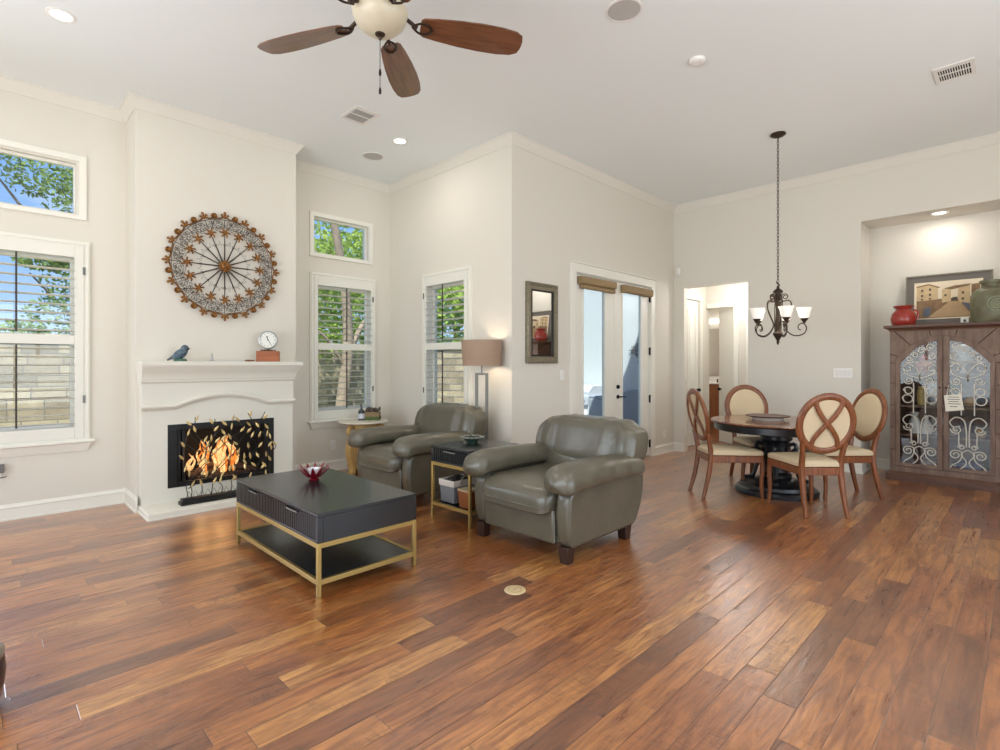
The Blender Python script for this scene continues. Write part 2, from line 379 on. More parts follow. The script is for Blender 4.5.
def spiral(c, r0, r1, a0, turns, n=22):
    """points in a plane (u, w), from radius r0 to r1 about c"""
    return [(c[0] + (r0 + (r1 - r0) * i / (n - 1)) * math.cos(a0 + turns * 2 * PI * i / (n - 1)),
             c[1] + (r0 + (r1 - r0) * i / (n - 1)) * math.sin(a0 + turns * 2 * PI * i / (n - 1))) for i in range(n)]
def smooth_path(P, k=8):
    """Catmull-Rom through the points"""
    P = [Vector(p) for p in P]; out = []
    for i in range(len(P) - 1):
        a = P[max(i - 1, 0)]; b = P[i]; c = P[i + 1]; d = P[min(i + 2, len(P) - 1)]
        for j in range(k):
            t = j / k; out.append(.5 * ((2 * b) + (c - a) * t + (2 * a - 5 * b + 4 * c - d) * t * t + (3 * b - a - 3 * c + d) * t ** 3))
    out.append(P[-1]); return out

# ---------------------------------------------------------------- the room
WL, WW, WF, WD = 6.28, 4.11, 3.93, 7.81          # left wall (y), window wall (x), french door wall (y), dining wall (x)
CE = 3.84
RX, RY = -2.7, -2.7                              # rear walls
def wall(name, axis, d0, d1, u0, u1, holes, z0=0, z1=CE, m='wall'):
    us = sorted({u0, u1, *[h[0] for h in holes], *[h[1] for h in holes]}); zs = sorted({z0, z1, *[h[2] for h in holes], *[h[3] for h in holes]})
    b = MB()
    for a, c in zip(us, us[1:]):
        for e, f in zip(zs, zs[1:]):
            mu, mz = (a + c) / 2, (e + f) / 2
            if any(h[0] < mu < h[1] and h[2] < mz < h[3] for h in holes): continue
            if axis == 'y': b.box(a, c, d0, d1, e, f)
            else: b.box(d0, d1, a, c, e, f)
    return struct(b.build(name, M[m], smooth=False))
b = MB()
for x0, x1, y0, y1 in ((RX - .15, WW + .15, RY - .15, WL + .15), (WW + .15, 9.12, RY - .15, WF + .15), (9.12, 12.5, 2.6, 6.2)): b.box(x0, x1, y0, y1, -.12, 0)
struct(b.build('floor', M['floor'], smooth=False))
b = MB()
for x0, x1, y0, y1 in ((RX - .15, WW + .15, RY - .15, WL + .15), (WW + .15, WD + .12, RY - .15, WF + .15), (WD + .12, 8.5, RY - .15, 1.6)): b.box(x0, x1, y0, y1, CE, CE + .15)
struct(b.build('ceiling', M['ceil'], smooth=False))
W1 = (-.15, .67); W2 = (3.04, 3.79); W3 = (4.68, 5.415)
wall('wall_left', 'y', WL, WL + .15, RX - .15, WW + .15, [(W1[0], W1[1], .75, 2.40), (W1[0], .675, 2.765, 3.24), (-1.30, -.37, .12, 2.5), (1.3, 2.27, .1, .85), (W2[0], W2[1], .75, 2.40), (2.99, 3.765, 2.76, 3.215)])
wall('wall_window', 'x', WW, WW + .15, WF, WL, [(W3[0], W3[1], .75, 2.40)])
wall('wall_french', 'y', WF, WF + .15, WW + .15, 9.0, [(5.24, 7.07, -.01, 2.50), (8.22, 8.74, -.01, 2.44)])
NY0, NY1, NZ, NX = -.15, 1.453, 3.14, 8.34
wall('wall_dining', 'x', WD, WD + .12, RY, WF, [(2.805, 3.762, -.01, 2.55), (NY0, NY1, -.01, NZ)])
b = MB(); b.box(NX, NX + .1, NY0 - .1, NY1 + .1, 0, NZ + .1); b.box(WD + .12, NX, NY1, NY1 + .1, 0, NZ + .1); b.box(WD + .12, NX, NY0 - .1, NY0, 0, NZ + .1); b.box(WD + .12, NX, NY0, NY1, NZ, NZ + .1)
struct(b.build('wall_niche', M['wall'], smooth=False))
wall('wall_rear', 'x', RX - .15, RX, RY - .15, WL + .15, [(-.9, 4.7, .4, 2.9)])
wall('wall_right', 'y', RY - .15, RY, RX, WD + .12, [(-.4, 5.2, .4, 2.9)])
# chimney breast
BX0, BX1, BY = 1.06, 2.58, 5.85
wall('wall_chimney', 'y', BY, WL, BX0, BX1, [(1.28, 2.29, .17, .80)])
# hall and bathroom shell behind the opening
b = MB(); b.box(WD + .12, 9.12, 2.70, 2.805, 0, 2.72); b.box(9.0, 9.12, 2.805, 3.46, 0, 2.72); b.box(9.0, 9.12, 3.46, 3.93, 2.33, 2.72); b.box(9.0, 9.12, 3.93, 4.1, 0, 2.72)
b.box(WD + .12, 9.12, 2.70, 4.0, 2.72, 2.8); struct(b.build('wall_hall', M['wall'], smooth=False))
b = MB(); b.box(12.4, 12.5, 2.6, 6.2, 0, 2.72); b.box(9.12, 12.5, 6.1, 6.2, 0, 2.72); b.box(9.12, 12.5, 2.6, 2.7, 0, 2.72); b.box(9.0, 12.5, 2.6, 6.2, 2.72, 2.8); b.box(9.0, 9.12, 4.1, 6.2, 0, 2.72)
struct(b.build('wall_bathroom', M['wall'], smooth=False))

def sweep(b, path, prof):
    """profile of (distance into the room, height) run along a path with the room on its right"""
    P = [Vector((p[0], p[1])) for p in path]; rs = []
    for i, p in enumerate(P):
        d0 = (P[i] - P[i - 1]).normalized() if i else (P[1] - P[0]).normalized()
        d1 = (P[i + 1] - P[i]).normalized() if i < len(P) - 1 else d0
        n0 = Vector((d0.y, -d0.x)); n1 = Vector((d1.y, -d1.x)); k = 1 + n0.dot(n1); mvec = (n0 + n1) / k
        rs.append([(p.x + mvec.x * o, p.y + mvec.y * o, z) for o, z in prof])
    b.rings(rs)
crown = [(0, CE - .10), (.008, CE - .10), (.012, CE - .09), (.024, CE - .07), (.048, CE - .032), (.06, CE - .014), (.07, CE - .010), (.07, CE), (0, CE)]
b = MB(); sweep(b, [(RX, WL), (BX0, WL), (BX0, BY), (BX1, BY), (BX1, WL), (WW, WL), (WW, WF), (WD, WF), (WD, RY)], crown)
struct(b.build('trim_1', M['crown'], ang=25))
base = [(0, 0), (.022, 0), (.022, .018), (.014, .022), (.014, .10), (.018, .106), (.018, .114), (.008, .128), (.004, .14), (0, .14)]
def baseboard(name, path):
    b = MB(); sweep(b, path, base); struct(b.build(name, M['trim'], ang=25))
baseboard('baseboard_left', [(RX, WL), (BX0, WL), (BX0, 5.76)])
baseboard('baseboard_chimney_right', [(BX1, BY), (BX1, WL), (WW, WL), (WW, WF), (5.13, WF)])
baseboard('baseboard_french', [(7.18, WF), (WD, WF), (WD, 3.762)])
baseboard('baseboard_dining', [(WD, 2.805), (WD, NY1), (NX, NY1), (NX, NY0)])
baseboard('baseboard_right', [(WD, NY0), (WD, RY), (RX, RY)])
baseboard('baseboard_hall', [(8.12, WF), (WD + .12, WF)][::-1])

# ---------------------------------------------------------------- windows
def yframe(W): return lambda u, v, z: (u, W - v, z)
def xframe(W): return lambda u, v, z: (W - v, u, z)
def rect(u0, u1, z0, z1): return [(u0, z0), (u1, z0), (u1, z1), (u0, z1)]
def fr(b, o, i, d0, d1):
    b.frame(rect(*o), rect(*i), d0, d1, 'xz'); return b
def shutter_window(n, xf, ou, op, z=(.655, 2.51), label=None, ups=(1.63, 2.355), lows=(.78, 1.545)):
    root = setting('window_%d' % n, label=label)
    b = MB(xf); fr(b, (ou[0], ou[1], z[0], z[1]), (ou[0] + .045, ou[1] - .045, z[0] + .02, z[1] - .045), 0, .026)
    fr(b, (ou[0] + .012, ou[1] - .012, z[0], z[1] - .012), (ou[0] + .03, ou[1] - .03, z[0] + .01, z[1] - .03), .02, .036); b.build('casing', M['trim'], root)
    b = MB(xf); i0, i1 = ou[0] + .046, ou[1] - .046
    b.box(i0, op[0], .002, .034, z[0] + .02, z[1] - .046); b.box(op[1], i1, .002, .034, z[0] + .02, z[1] - .046)
    b.box(op[0], op[1], .002, .034, ups[1], z[1] - .046); b.box(op[0], op[1], .002, .034, lows[1], ups[0]); b.box(op[0], op[1], .002, .034, z[0] + .02, lows[0])
    b.build('shutter_frame', M['shutter'], root, bevel=.003)
    for nm, (a, c), k in (('upper_louvers', ups, 9), ('lower_louvers', lows, 10)):
        b = MB(xf); st = (c - a) / k
        for q in range(k):
            zc = a + st * (q + .5)
            pr = [(.030 + .034 * math.cos(2 * PI * j / 10) - .012, zc + .0055 * math.sin(2 * PI * j / 10) + .004 * math.cos(2 * PI * j / 10)) for j in range(10)]
            b.rings([[(op[0] - .004, v, w) for v, w in pr], [(op[1] + .004, v, w) for v, w in pr]])
        b.build(nm, M['shutter'], root)
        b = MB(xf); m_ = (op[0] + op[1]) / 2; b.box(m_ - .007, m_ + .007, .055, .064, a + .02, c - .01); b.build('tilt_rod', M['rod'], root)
    b = MB(xf); fr(b, (op[0] - .02, op[1] + .02, .74, 2.41), (op[0] + .02, op[1] - .02, .80, 2.33), -.12, -.08); b.box(op[0], op[1], -.115, -.085, 1.57, 1.61); b.build('sash', M['trim'], root)
    MB(xf).box(op[0], op[1], -.104, -.100, .77, 2.38).build('glass', M['glass'], root)
    b = MB(xf)
    for (zz, vv, e) in ((z[0] - .022, .062, .03), ):
        b.rings([[(ou[0] - e + k, 0, h), (ou[1] + e - k, 0, h), (ou[1] + e - k, v, h), (ou[0] - e + k, v, h)] for h, v, k in
                 ((z[0] - .105, .012, .05), (z[0] - .09, .02, .045), (z[0] - .06, .03, .035), (z[0] - .03, .042, .022), (z[0] - .022, .055, .004), (z[0] - .018, .062, 0), (z[0] - .002, .062, 0), (z[0] + .004, .056, .004))])
    b.build('sill', M['trim'], root, ang=25)
    b = MB(xf); hu = ou[1] - .055
    for hz in (2.2, 1.0): b.box(hu, hu + .018, .03, .041, hz, hz + .07)
    b.build('hinge', M['chrome'], root)
    return root
def clerestory(n, xf, ou, z, gl, gz, label):
    root = setting('window_%d' % n, label=label)
    b = MB(xf); fr(b, (*ou, *z), (ou[0] + .05, ou[1] - .05, z[0] + .035, z[1] - .05), 0, .022); fr(b, (ou[0] + .02, ou[1] - .02, z[0] + .012, z[1] - .02), (ou[0] + .055, ou[1] - .055, z[0] + .04, z[1] - .055), -.02, .012); b.build('casing', M['trim'], root)
    b = MB(xf); fr(b, (gl[0] - .012, gl[1] + .012, gz[0] - .012, gz[1] + .012), (gl[0] + .018, gl[1] - .018, gz[0] + .02, gz[1] - .018), -.10, -.05); b.build('sash', M['trim'], root)
    MB(xf).box(gl[0], gl[1], -.08, -.076, *gz).build('glass', M['glass'], root)
shutter_window(1, yframe(WL), (-.255, .775), (-.14, .66), label='shuttered window left of the fireplace')
clerestory(2, yframe(WL), (-.22, .75), (2.716, 3.311), (-.15, .68), (2.76, 3.235), 'transom window above the left shutters')
shutter_window(3, yframe(WL), (2.94, 3.86), (3.038, 3.791), label='shuttered window right of the fireplace')
clerestory(4, yframe(WL), (2.94, 3.825), (2.71, 3.265), (2.99, 3.765), (2.755, 3.21), 'transom window above the right shutters')
shutter_window(5, xframe(WW), (4.57, 5.505), (4.678, 5.414), label='shuttered window behind the floor lamp')

root = setting('window_6', label='unseen tall window added for the floor sheen')  # unseen window, added to hold the floor sheen light
b = MB(yframe(WL)); fr(b, (-1.37, -.30, .06, 2.57), (-1.29, -.38, .13, 2.49), 0, .022); b.build('casing', M['trim'], root)
b = MB(yframe(WL)); fr(b, (-1.30, -.37, .12, 2.50), (-1.25, -.42, .17, 2.45), -.06, -.02); b.box(-1.25, -.42, -.055, -.025, 1.30, 1.34); b.build('sash', M['trim'], root)
for n_, xf_, u0_, u1_ in ((7, lambda u, v, z: (RX + v, u, z), -.9, 4.7), (8, lambda u, v, z: (u, RY + v, z), -.4, 5.2)):
    root = setting('window_%d' % n_); b = MB(xf_); fr(b, (u0_ - .07, u1_ + .07, .33, 2.97), (u0_ + .02, u1_ - .02, .42, 2.88), 0, .022)  # unseen rear windows, added to frame the fill lights
    for k in range(1, 4): m_ = u0_ + (u1_ - u0_) * k / 4; b.box(m_ - .03, m_ + .03, -.05, .01, .42, 2.88)
    b.build('frame', M['trim'], root)

# ---------------------------------------------------------------- french doors, hall doors
t = setting('trim_2')
b = MB(yframe(WF)); b.box(5.13, 5.24, 0, .025, 0, 2.50); b.box(7.07, 7.18, 0, .025, 0, 2.50); b.box(5.13, 7.18, 0, .025, 2.50, 2.61); b.box(5.12, 7.19, 0, .035, 2.611, 2.625)
b.box(5.225, 5.25, -.15, .0, 0, 2.5); b.box(7.06, 7.07, -.15, .0, 0, 2.5); b.box(5.24, 7.07, -.15, 0, 2.49, 2.5)
b.build('door_casing', M['trim'], t, bevel=.004)
def french_leaf(n, u0, u1, g0, g1, label, handle):
    root = setting('door_%d' % n, label=label); xf = yframe(WF)
    b = MB(xf); fr(b, (u0, u1, .02, 2.485), (g0, g1, .26, 2.36), -.055, -.012); b.build('leaf', M['trim'], root, bevel=.003)
    b = MB(xf); fr(b, (g0 - .03, g1 + .03, .23, 2.39), (g0 + .004, g1 - .004, .264, 2.356), -.016, -.004); b.build('glazing_bead', M['trim'], root)
    MB(xf).box(g0, g1, -.036, -.030, .26, 2.36).build('glass', M['doorglass'], root)
    if handle:
        b = MB(xf); b.cyl((handle, -.012, .92), .027, .014, 16, 'y'); b.cyl((handle, -.002, .92), .010, .045, 10, 'y')
        b.tube([(handle, .042, .92), (handle + .03, .046, .922), (handle + .07, .045, .916), (handle + .115, .042, .912)], .009); b.build('lever_handle', M['black'], root)
        b = MB(xf); b.cyl((handle, -.012, 1.055), .028, .018, 16, 'y'); b.box(handle - .004, handle + .004, .006, .024, 1.04, 1.07); b.build('deadbolt', M['black'], root)
        for hz in (.14, .80, 1.5, 2.28):
            b = MB(xf); b.box(u1 - .006, u1 + .014, -.014, .006, hz, hz + .11); b.cyl((u1 + .004, .006, hz - .003), .008, .116, 8); b.build('hinge', M['black'], root)
french_leaf(1, 5.255, 6.125, 5.42, 5.90, 'left leaf of the glazed double doors', None)
french_leaf(2, 6.13, 7.055, 6.33, 6.83, 'right leaf of the glazed double doors with black lever', 6.21)
def blind(u0, u1, z0, z1, label, tail):
    o = thing('roller_blind', label, 'blind', (u0, WF, z0), group='rolled bamboo blinds on the glazed doors')
    b = MB(); b.prism([(0, 0), (-.055, .0), (-.075, .015), (-.078, z1 - z0 - .01), (-.07, z1 - z0), (0, z1 - z0)], 0, u1 - u0, 'yz'); b.build('valance', M['bamboo'], o, bevel=.004)
    if tail: MB().lathe([(.0, 0), (.028, .0), (.028, u1 - u0 - .05), (0, u1 - u0 - .05)], (.04, -.035, -.03), 14, 'x').build('roll', M['bamboo'], o)
blind(5.29, 6.06, 2.36, 2.455, 'rolled bamboo blind across the top of the left glazed door', True)
blind(6.27, 7.03, 2.345, 2.45, 'rolled bamboo blind across the top of the right glazed door', False)

def panel_door(n, xf, u0, u1, z1, knob, label):
    root = setting('door_%d' % n, label=label)
    b = MB(xf); b.box(u0, u1, -.06, -.02, .01, z1); w = u1 - u0
    b.build('leaf', M['trim'], root, smooth=False)
    b = MB(xf)
    for (a, c) in ((.18, .95), (1.1, z1 - .16)):
        fr(b, (u0 + w * .2, u1 - w * .2, a, c), (u0 + w * .27, u1 - w * .27, a + .05, c - .05), -.022, -.008)
        b.box(u0 + w * .31, u1 - w * .31, -.02, -.010, a + .08, c - .08)
    b.build('panel_moulding', M['trim'], root)
    b = MB(xf); b.cyl((knob, -.02, .93), .02, .03, 12, 'y'); b.ball((knob, .03, .93), .028); b.build('knob', M['black'], root)
panel_door(3, yframe(WF), 8.23, 8.73, 2.43, 8.66, 'white panel door in the hall left of the bathroom')
b = MB(yframe(WF)); b.box(8.14, 8.22, 0, .02, 0, 2.44); b.box(8.74, 8.82, 0, .02, 0, 2.44); b.box(8.14, 8.82, 0, .02, 2.44, 2.52); struct(b.build('trim_3', M['trim'], bevel=.004))
b = MB(xframe(9.0)); b.box(3.38, 3.46, 0, .02, 0, 2.33); b.box(3.38, 3.91, 0, .02, 2.33, 2.41); b.box(2.81, 3.2, 0, .03, 0, 2.30); b.box(3.20, 3.25, 0, .045, 0, 2.30); b.box(2.81, 3.25, 0, .045, 2.30, 2.36); struct(b.build('trim_4', M['trim'], bevel=.004))
root = setting('door_4', (9.06, 3.47, 0), 'white bathroom door standing ajar'); root.rotation_euler = (0, 0, math.radians(-34))
b = MB(); b.box(0, .04, 0, .44, .01, 2.32); b.build('leaf', M['trim'], root, smooth=False)
b = MB(); b.ball((-.04, .38, .93), .028); b.cyl((-.04, .38, .93), .014, .06, 10, 'x'); b.build('knob', M['black'], root)

# ---------------------------------------------------------------- outdoors
struct(MB().box(-14, 26, WL + .15, 34, -.25, -.12).build('ground', M['grass'], smooth=False))
struct(MB().box(WW + .15, 8.4, WF + .15, WL + .15, -.25, -.08).build('ground_patio', M['stucco'], smooth=False))
struct(MB().box(8.42, 8.55, WF + .3, 7.6, -.25, 3.2).build('wall_patio', M['stucco'], smooth=False))
fen = MB().box(-9, 16, 10.6, 10.85, -.25, 1.75); fen.box(-9.05, 16.05, 10.56, 10.89, 1.75, 1.83)
tag(fen.build('stone_fence', M['fence'], smooth=False), 'tan stone block fence across the yard behind the windows', 'fence')
def tree(name, label, base, trunk, blobs, n, leaf, m, branches=()):
    root = thing(name, label, 'tree', base, group='trees outside the windows')
    b = MB(); b.tube(smooth_path(trunk, 6), .1, 10, radii=[trunk_r(i, len(trunk) * 6 - 5) for i in range(len(trunk) * 6 - 5)])
    for br, r in branches: 
        p = smooth_path(br, 5); b.tube(p, r, 8, radii=[r * (1 - .7 * i / (len(p) - 1)) for i in range(len(p))])
    b.build('trunk', M['bark'], root)
    L = MB()
    for _ in range(n):
        c, r = random.choice(blobs)
        while True:
            q = Vector((random.uniform(-1, 1), random.uniform(-1, 1), random.uniform(-1, 1)))
            if .25 < q.length < 1: break
        p = Vector(c) + Vector((q.x * r[0], q.y * r[1], q.z * r[2]))
        a = Vector((random.gauss(0, 1), random.gauss(0, 1), random.gauss(0, .7))).normalized(); d = a.cross(Vector((random.gauss(0, 1), random.gauss(0, 1), random.gauss(0, 1)))).normalized()
        s = leaf * random.uniform(.6, 1.3); e = d * (s * .42)
        L.add([p - a * s, p + e, p + a * s, p - e], [(0, 1, 2, 3)])
    L.build('foliage', m, root, smooth=False)
def trunk_r(i, n): return .13 * (1 - .5 * i / max(1, n - 1))
tree('leafy_tree', 'leafy tree right of the blue sky in the left window', (1.5, 12.6, -.2), [(0, 0, 0), (.1, 0, 1.2), (-.1, 0, 2.6), (0, 0, 4.2)],
     [((.1, 0, 4.8), (.9, .8, .6)), ((.1, 0, 4.7), (.7, .8, .5)), ((-.7, 0, 5.0), (.65, .6, .4)), ((-1.35, -.2, 5.4), (.45, .5, .22)), ((.3, 0, 3.2), (.8, .8, .7)), ((0, 0, 3.1), (.7, .8, .6)), ((-.3, 0, 2.4), (.65, .6, .5)), ((-.6, -.1, 3.45), (.45, .4, .2)), ((.5, 0, 2), (1, .8, .5)), ((-1.1, 0, 2.1), (.6, .5, .25))], 5000, .06, M['leafA'],
     [([(0, 0, 3), (-.6, 0, 3.9), (-1.2, 0, 4.8)], .05), ([(0, 0, 2.2), (-.4, 0, 2.7), (-.8, 0, 3.2)], .04)])
tree('shade_tree', 'bright leafy tree with a thick leaning trunk behind the right shutters', (4.75, 8.7, -.2), [(-.15, 0, 0), (-.05, 0, 1.0), (.05, 0, 1.9), (-.02, 0, 3.0), (-.25, 0, 4.2)],
     [((-.7, .6, 3.6), (.9, .6, .8)), ((.6, .7, 3.4), (.9, .6, .9)), ((0, .9, 2.3), (1.4, .4, .7)), ((-.9, .8, 2.4), (.5, .5, .6)), ((.1, .6, 4.4), (1.4, .6, .6))], 5200, .06, M['leafB'],
     [([(.02, 0, 1.7), (.35, 0, 2.3), (.75, 0, 2.8)], .07), ([(-.02, 0, 3), (-.45, .05, 3.4), (-.9, .1, 3.9)], .06), ([(0, 0, 1.5), (-.35, 0, 2.0), (-.65, 0, 2.2)], .045)])
for i, (x, y, z, lb) in enumerate(((7.0, 13.0, 3.0, 'bushy green tree beyond the fence behind the right shutters'), (10.9, 13.0, 2.7, 'bushy green tree beyond the fence behind the floor lamp window'), (14.8, 13.0, 3.2, 'farthest green tree seen through the right part of the floor lamp window'))):
    tree('bushy_tree', lb, (x, y, -.2), [(0, 0, 0), (0, 0, 1.2), (.1, 0, 2.4), (0, 0, 3)], [((0, 0, z), (1.9, 1.0, 1.5)), ((.6, 0, z + 1.2), (1.4, 1, 1)), ((-.7, 0, z + .8), (1.2, 1, 1)), ((0, -.3, z - 1), (1.8, .8, .8))], 5200, .11, M['leafB'])
# ---------------------------------------------------------------- fireplace
fp = thing('fireplace', 'white cast stone fireplace with arched moulding and deep mantel on the chimney wall', 'fireplace', (1.82, BY, 0))
F0, F1 = -.735, .665      # surround, x from the centre
b = MB()
for u0, u1, z0, z1 in ((F0, -.53, .05, 1.2), (.46, F1, .05, 1.2), (-.53, .46, .79, 1.2), (-.53, .46, .05, .19)): b.box(u0, u1, -.13, -.001, z0, z1)
b.build('surround', M['plaster'], fp, smooth=False)
def arch(u):  # height of the arched moulding
    k = min(1, max(0, (.43 - abs(u + .035)) / .43)); return .965 + .095 * (1 - (1 - k) ** 2) * (1 if k > 0 else 0)
b = MB(); us = [F0 - .012, F0, -.52] + [-.465 + .86 * i / 24 for i in range(25)] + [.46, F1, F1 + .012]
rs = []
for u in us:
    z = arch(u); rs.append([(u, v, z + w) for v, w in ((-.131, -.03), (-.150, -.03), (-.162, -.02), (-.176, -.004), (-.178, .008), (-.170, .02), (-.155, .026), (-.131, .028))])
b.rings(rs); b.build('arched_moulding', M['plaster'], fp, ang=30)
b = MB(); rs = []
for u in us[1:-1]: rs.append([(u, -.131, arch(u) - .01), (u, -.142, arch(u) - .01), (u, -.142, 1.2), (u, -.131, 1.2)])
b.rings(rs); b.build('frieze', M['plaster'], fp, smooth=False)
b = MB()
b.rings([[(F0 - .02 + i * .2, -e, z), (F1 + .06 - i, -e, z), (F1 + .06 - i, 0, z), (F0 - .02 + i * .2, 0, z)] for z, e, i in
         ((1.185, .15, .055), (1.20, .165, .05), (1.215, .165, .05), (1.22, .175, .046), (1.25, .18, .043), (1.285, .20, .034), (1.32, .232, .018), (1.335, .24, .01), (1.34, .25, .004), (1.345, .25, .002), (1.352, .258, 0), (1.39, .258, 0))])
b.build('mantel_shelf', M['plaster'], fp, ang=25)
b = MB(); b.slab(-.76, .74, -.49, 0, [(0, .0), (.012, 0), (.016, .006), (.05, .006), (.058, .014)]); b.build('hearth', M['plaster'], fp, ang=25)
b = MB(); fr(b, (-.53, .46, .19, .79), (-.45, .40, .235, .735), -.135, -.10); b.box(-.53, .46, -.138, -.13, .725, .732); b.build('firebox_frame', M['black'], fp, bevel=.003)
b = MB(); b.box(-.53, .46, .27, .29, .17, .80); b.box(-.54, -.53, -.10, .28, .17, .80); b.box(.46, .47, -.10, .28, .17, .80); b.box(-.53, .46, -.10, .28, .17, .19); b.box(-.53, .46, -.10, .28, .79, .80)
b.build('firebox', M['soot_shade'], fp, smooth=False)
for u in (-.44, -.402, .37): MB().box(u, u + .024, -.10, -.05, .235, .735).build('firebox_door', M['black'], fp)
def log(p, q, r, lb):
    P, Q = Vector(p), Vector(q); b = MB(); k = 9
    b.tube([(P.lerp(Q, i / k) - P) + Vector((0, 0, .008 * math.sin(i * 2.3))) for i in range(k + 1)], r, 10, radii=[r * (1 + .12 * math.sin(i * 1.9)) for i in range(k + 1)])
    o = b.build('log', M['log'], loc=P); tag(o, lb, 'log', 'logs in the fireplace')
log((1.50, 5.92, .245), (2.12, 5.94, .235), .045, 'charred log lying across the back of the firebox')
log((1.48, 5.84, .24), (1.78, 6.0, .33), .04, 'charred log leaning up at the left of the fire')
log((2.14, 5.83, .23), (1.84, 6.02, .345), .04, 'charred log leaning up at the right of the fire')
log((1.56, 5.80, .222), (2.06, 5.80, .222), .032, 'thin charred log lying across the front of the firebox')
fire = thing('fire', 'orange and yellow flames burning between the logs', 'fire', (1.82, 5.92, .25))
random.seed(3)
for i in range(26):
    x = random.uniform(-.30, .16); y = random.uniform(-.06, .06); h = (.16 + .22 * random.random()) * (1.15 - abs(x + .02) * 1.2); w = random.uniform(.014, .034)
    pts = []; 
    for k in range(9):
        q = k / 8; pts.append((x + .035 * q * math.sin(q * 7 + i * 1.7), y, h * q))
    b = MB(); b.tube(pts, w, 8, radii=[w * (.45 + 1.1 * (k / 8)) * (1 - (k / 8)) ** .8 + .001 for k in range(9)], flat=.5)
    b.build('flame', M['firehot'] if i % 3 else M['fire'], fire)
light('fire_glow', 'POINT', (1.8, 5.9, .42), 2.5, (1, .55, .22), size=.08)
light('fire_glow', 'POINT', (1.62, 5.86, .36), 1, (1, .55, .22), size=.05)

# fire screen
fs = thing('fireplace_screen', 'black wire fireplace screen with twining vines and pale gold leaves on the hearth', 'fireplace screen', (1.775, 5.53, .058))
SW = .40
b = MB(); b.slab(-SW - .03, SW + .03, -.055, .055, [(0, 0), (.03, 0), (.033, .01), (.05, .014), (.055, .02)]); b.build('base', M['black'], fs, ang=25)
b = MB(); b.box(-SW - .03, SW + .03, -.0, .008, .055, .058)
random.seed(11); leaves = []
def vine(P, r=.004):
    p = smooth_path([(u, v, z) for u, v, z in P], 7); b.tube(p, r, 6); return p
vs = []
for i in range(9):
    u = -SW + .06 + i * (2 * SW - .1) / 8
    vs.append(vine([(u, .0, .055), (u + .01, 0, .12), (u + random.uniform(-.1, .1), random.uniform(-.01, .01), .28), (u + random.uniform(-.16, .16), random.uniform(-.012, .012), .46), (u + random.uniform(-.1, .1), 0, .64), (u + random.uniform(-.06, .06), 0, .78 + random.uniform(-.04, .04))]))
for sx in (-1, 1):
    vs.append(vine([(sx * (SW - .04), 0, .055), (sx * (SW - .01), 0, .25), (sx * (SW - .0), 0, .45), (sx * (SW - .03), 0, .64), (sx * (SW - .10), 0, .76)]))
vs.append(vine([(-SW + .03, .01, .18), (-.2, .01, .38), (.02, .01, .58), (.2, .012, .68), (.34, .01, .76)]))
vs.append(vine([(SW - .03, -.01, .16), (.2, -.01, .26), (.06, -.01, .44), (.16, -.01, .62), (.32, -.01, .60), (.36, -.01, .40), (.23, -.01, .26)]))
vs.append(vine([(-SW + .02, -.008, .56), (-.25, -.008, .48), (-.1, -.008, .66), (.04, -.008, .75)]))
vs.append(vine([(-.36, .012, .14), (-.15, .012, .22), (.1, .012, .16), (.3, .012, .24)]))
vs.append(vine([(-.38, .012, .30), (-.26, .012, .22), (-.08, .012, .30), (.08, .012, .50), (-.02, .012, .62), (-.16, .012, .52)]))
z = .055
for i in range(16): b.tube([(-SW + .02 + i * .054, 0, z), (-SW + .045 + i * .054, 0, z + .06), (-SW + .072 + i * .054, 0, z)], .0025, 5)
b.build('vine_frame', M['black'], fs)
lf = MB(); lf.rings([[(s * w, -t, h), (0, -t - .004, h), (-s * w, -t, h), (0, t, h)] for s, (h, w, t) in ((1, q) for q in ((0, .002, .001), (.012, .009, .002), (.028, .0125, .003), (.048, .008, .002), (.066, .001, .001)))])
proto = lf.build('leaf', M['goldleaf'], fs); first = True; cnt = 0
pool = []
for p in vs:
    for k in range(9, len(p), 4): pool.append(p[k])
random.shuffle(pool); used = []
for q in pool:
    if any((q - r).length < .045 for r in used): continue
    used.append(q)
for i, q in enumerate(used[:70]):
    o = proto if i == 0 else dup(proto); o.location = (q.x, q.y - .008, q.z)
    o.rotation_euler = (random.uniform(-.3, .3), random.uniform(-.8, .8), random.uniform(-.5, .5))

# ---------------------------------------------------------------- on the mantel and the chimney wall
MZ = 1.39
bd = thing('bird_figurine', 'small blue glazed bird figurine at the left end of the mantel', 'figurine', (1.385, 5.69, MZ), math.radians(-45))
bd.scale = (.84, .9, .9)
b = MB(); b.superell((0, 0, .075), (.085, .05, .055), 1, 1, 18, 12, lambda x, y, z: (x, y, z + .03 * (x / .085)))
b.superell((.055, 0, .135), (.042, .038, .04), 1, 1, 16, 10); b.build('body', M['bluebird'], bd)
b = MB(); b.tube([(-.06, 0, .06), (-.10, 0, .035), (-.145, 0, .012)], .02, 8, radii=[.024, .016, .008], flat=.6); b.build('tail', M['bluebird'], bd)
b = MB(); b.lathe([(.011, 0), (.006, .015), (.001, .028)], (.092, 0, .132), 8, 'x'); b.build('beak', M['bronze'], bd)
MB().slab(-.05, .06, -.035, .035, [(0, 0), (.02, .002), (.03, .012)]).build('base', mat('green_glaze_base', (60, 96, 72), .4), bd)
cs = thing('candle_snuffer', 'thin candle snuffer with an upright cone and a wooden grip lying on the mantel', 'candle snuffer', (1.66, 5.68, MZ))
MB().lathe([(.024, 0), (.024, .006), (.014, .012), (.010, .04), (.006, .075), (.001, .09)], (0, 0, 0), 14).build('cone', M['steel'], cs)
MB().tube([(.02, 0, .010), (.16, -.01, .009), (.30, -.02, .009)], .0028, 6).build('rod', M['steel'], cs)
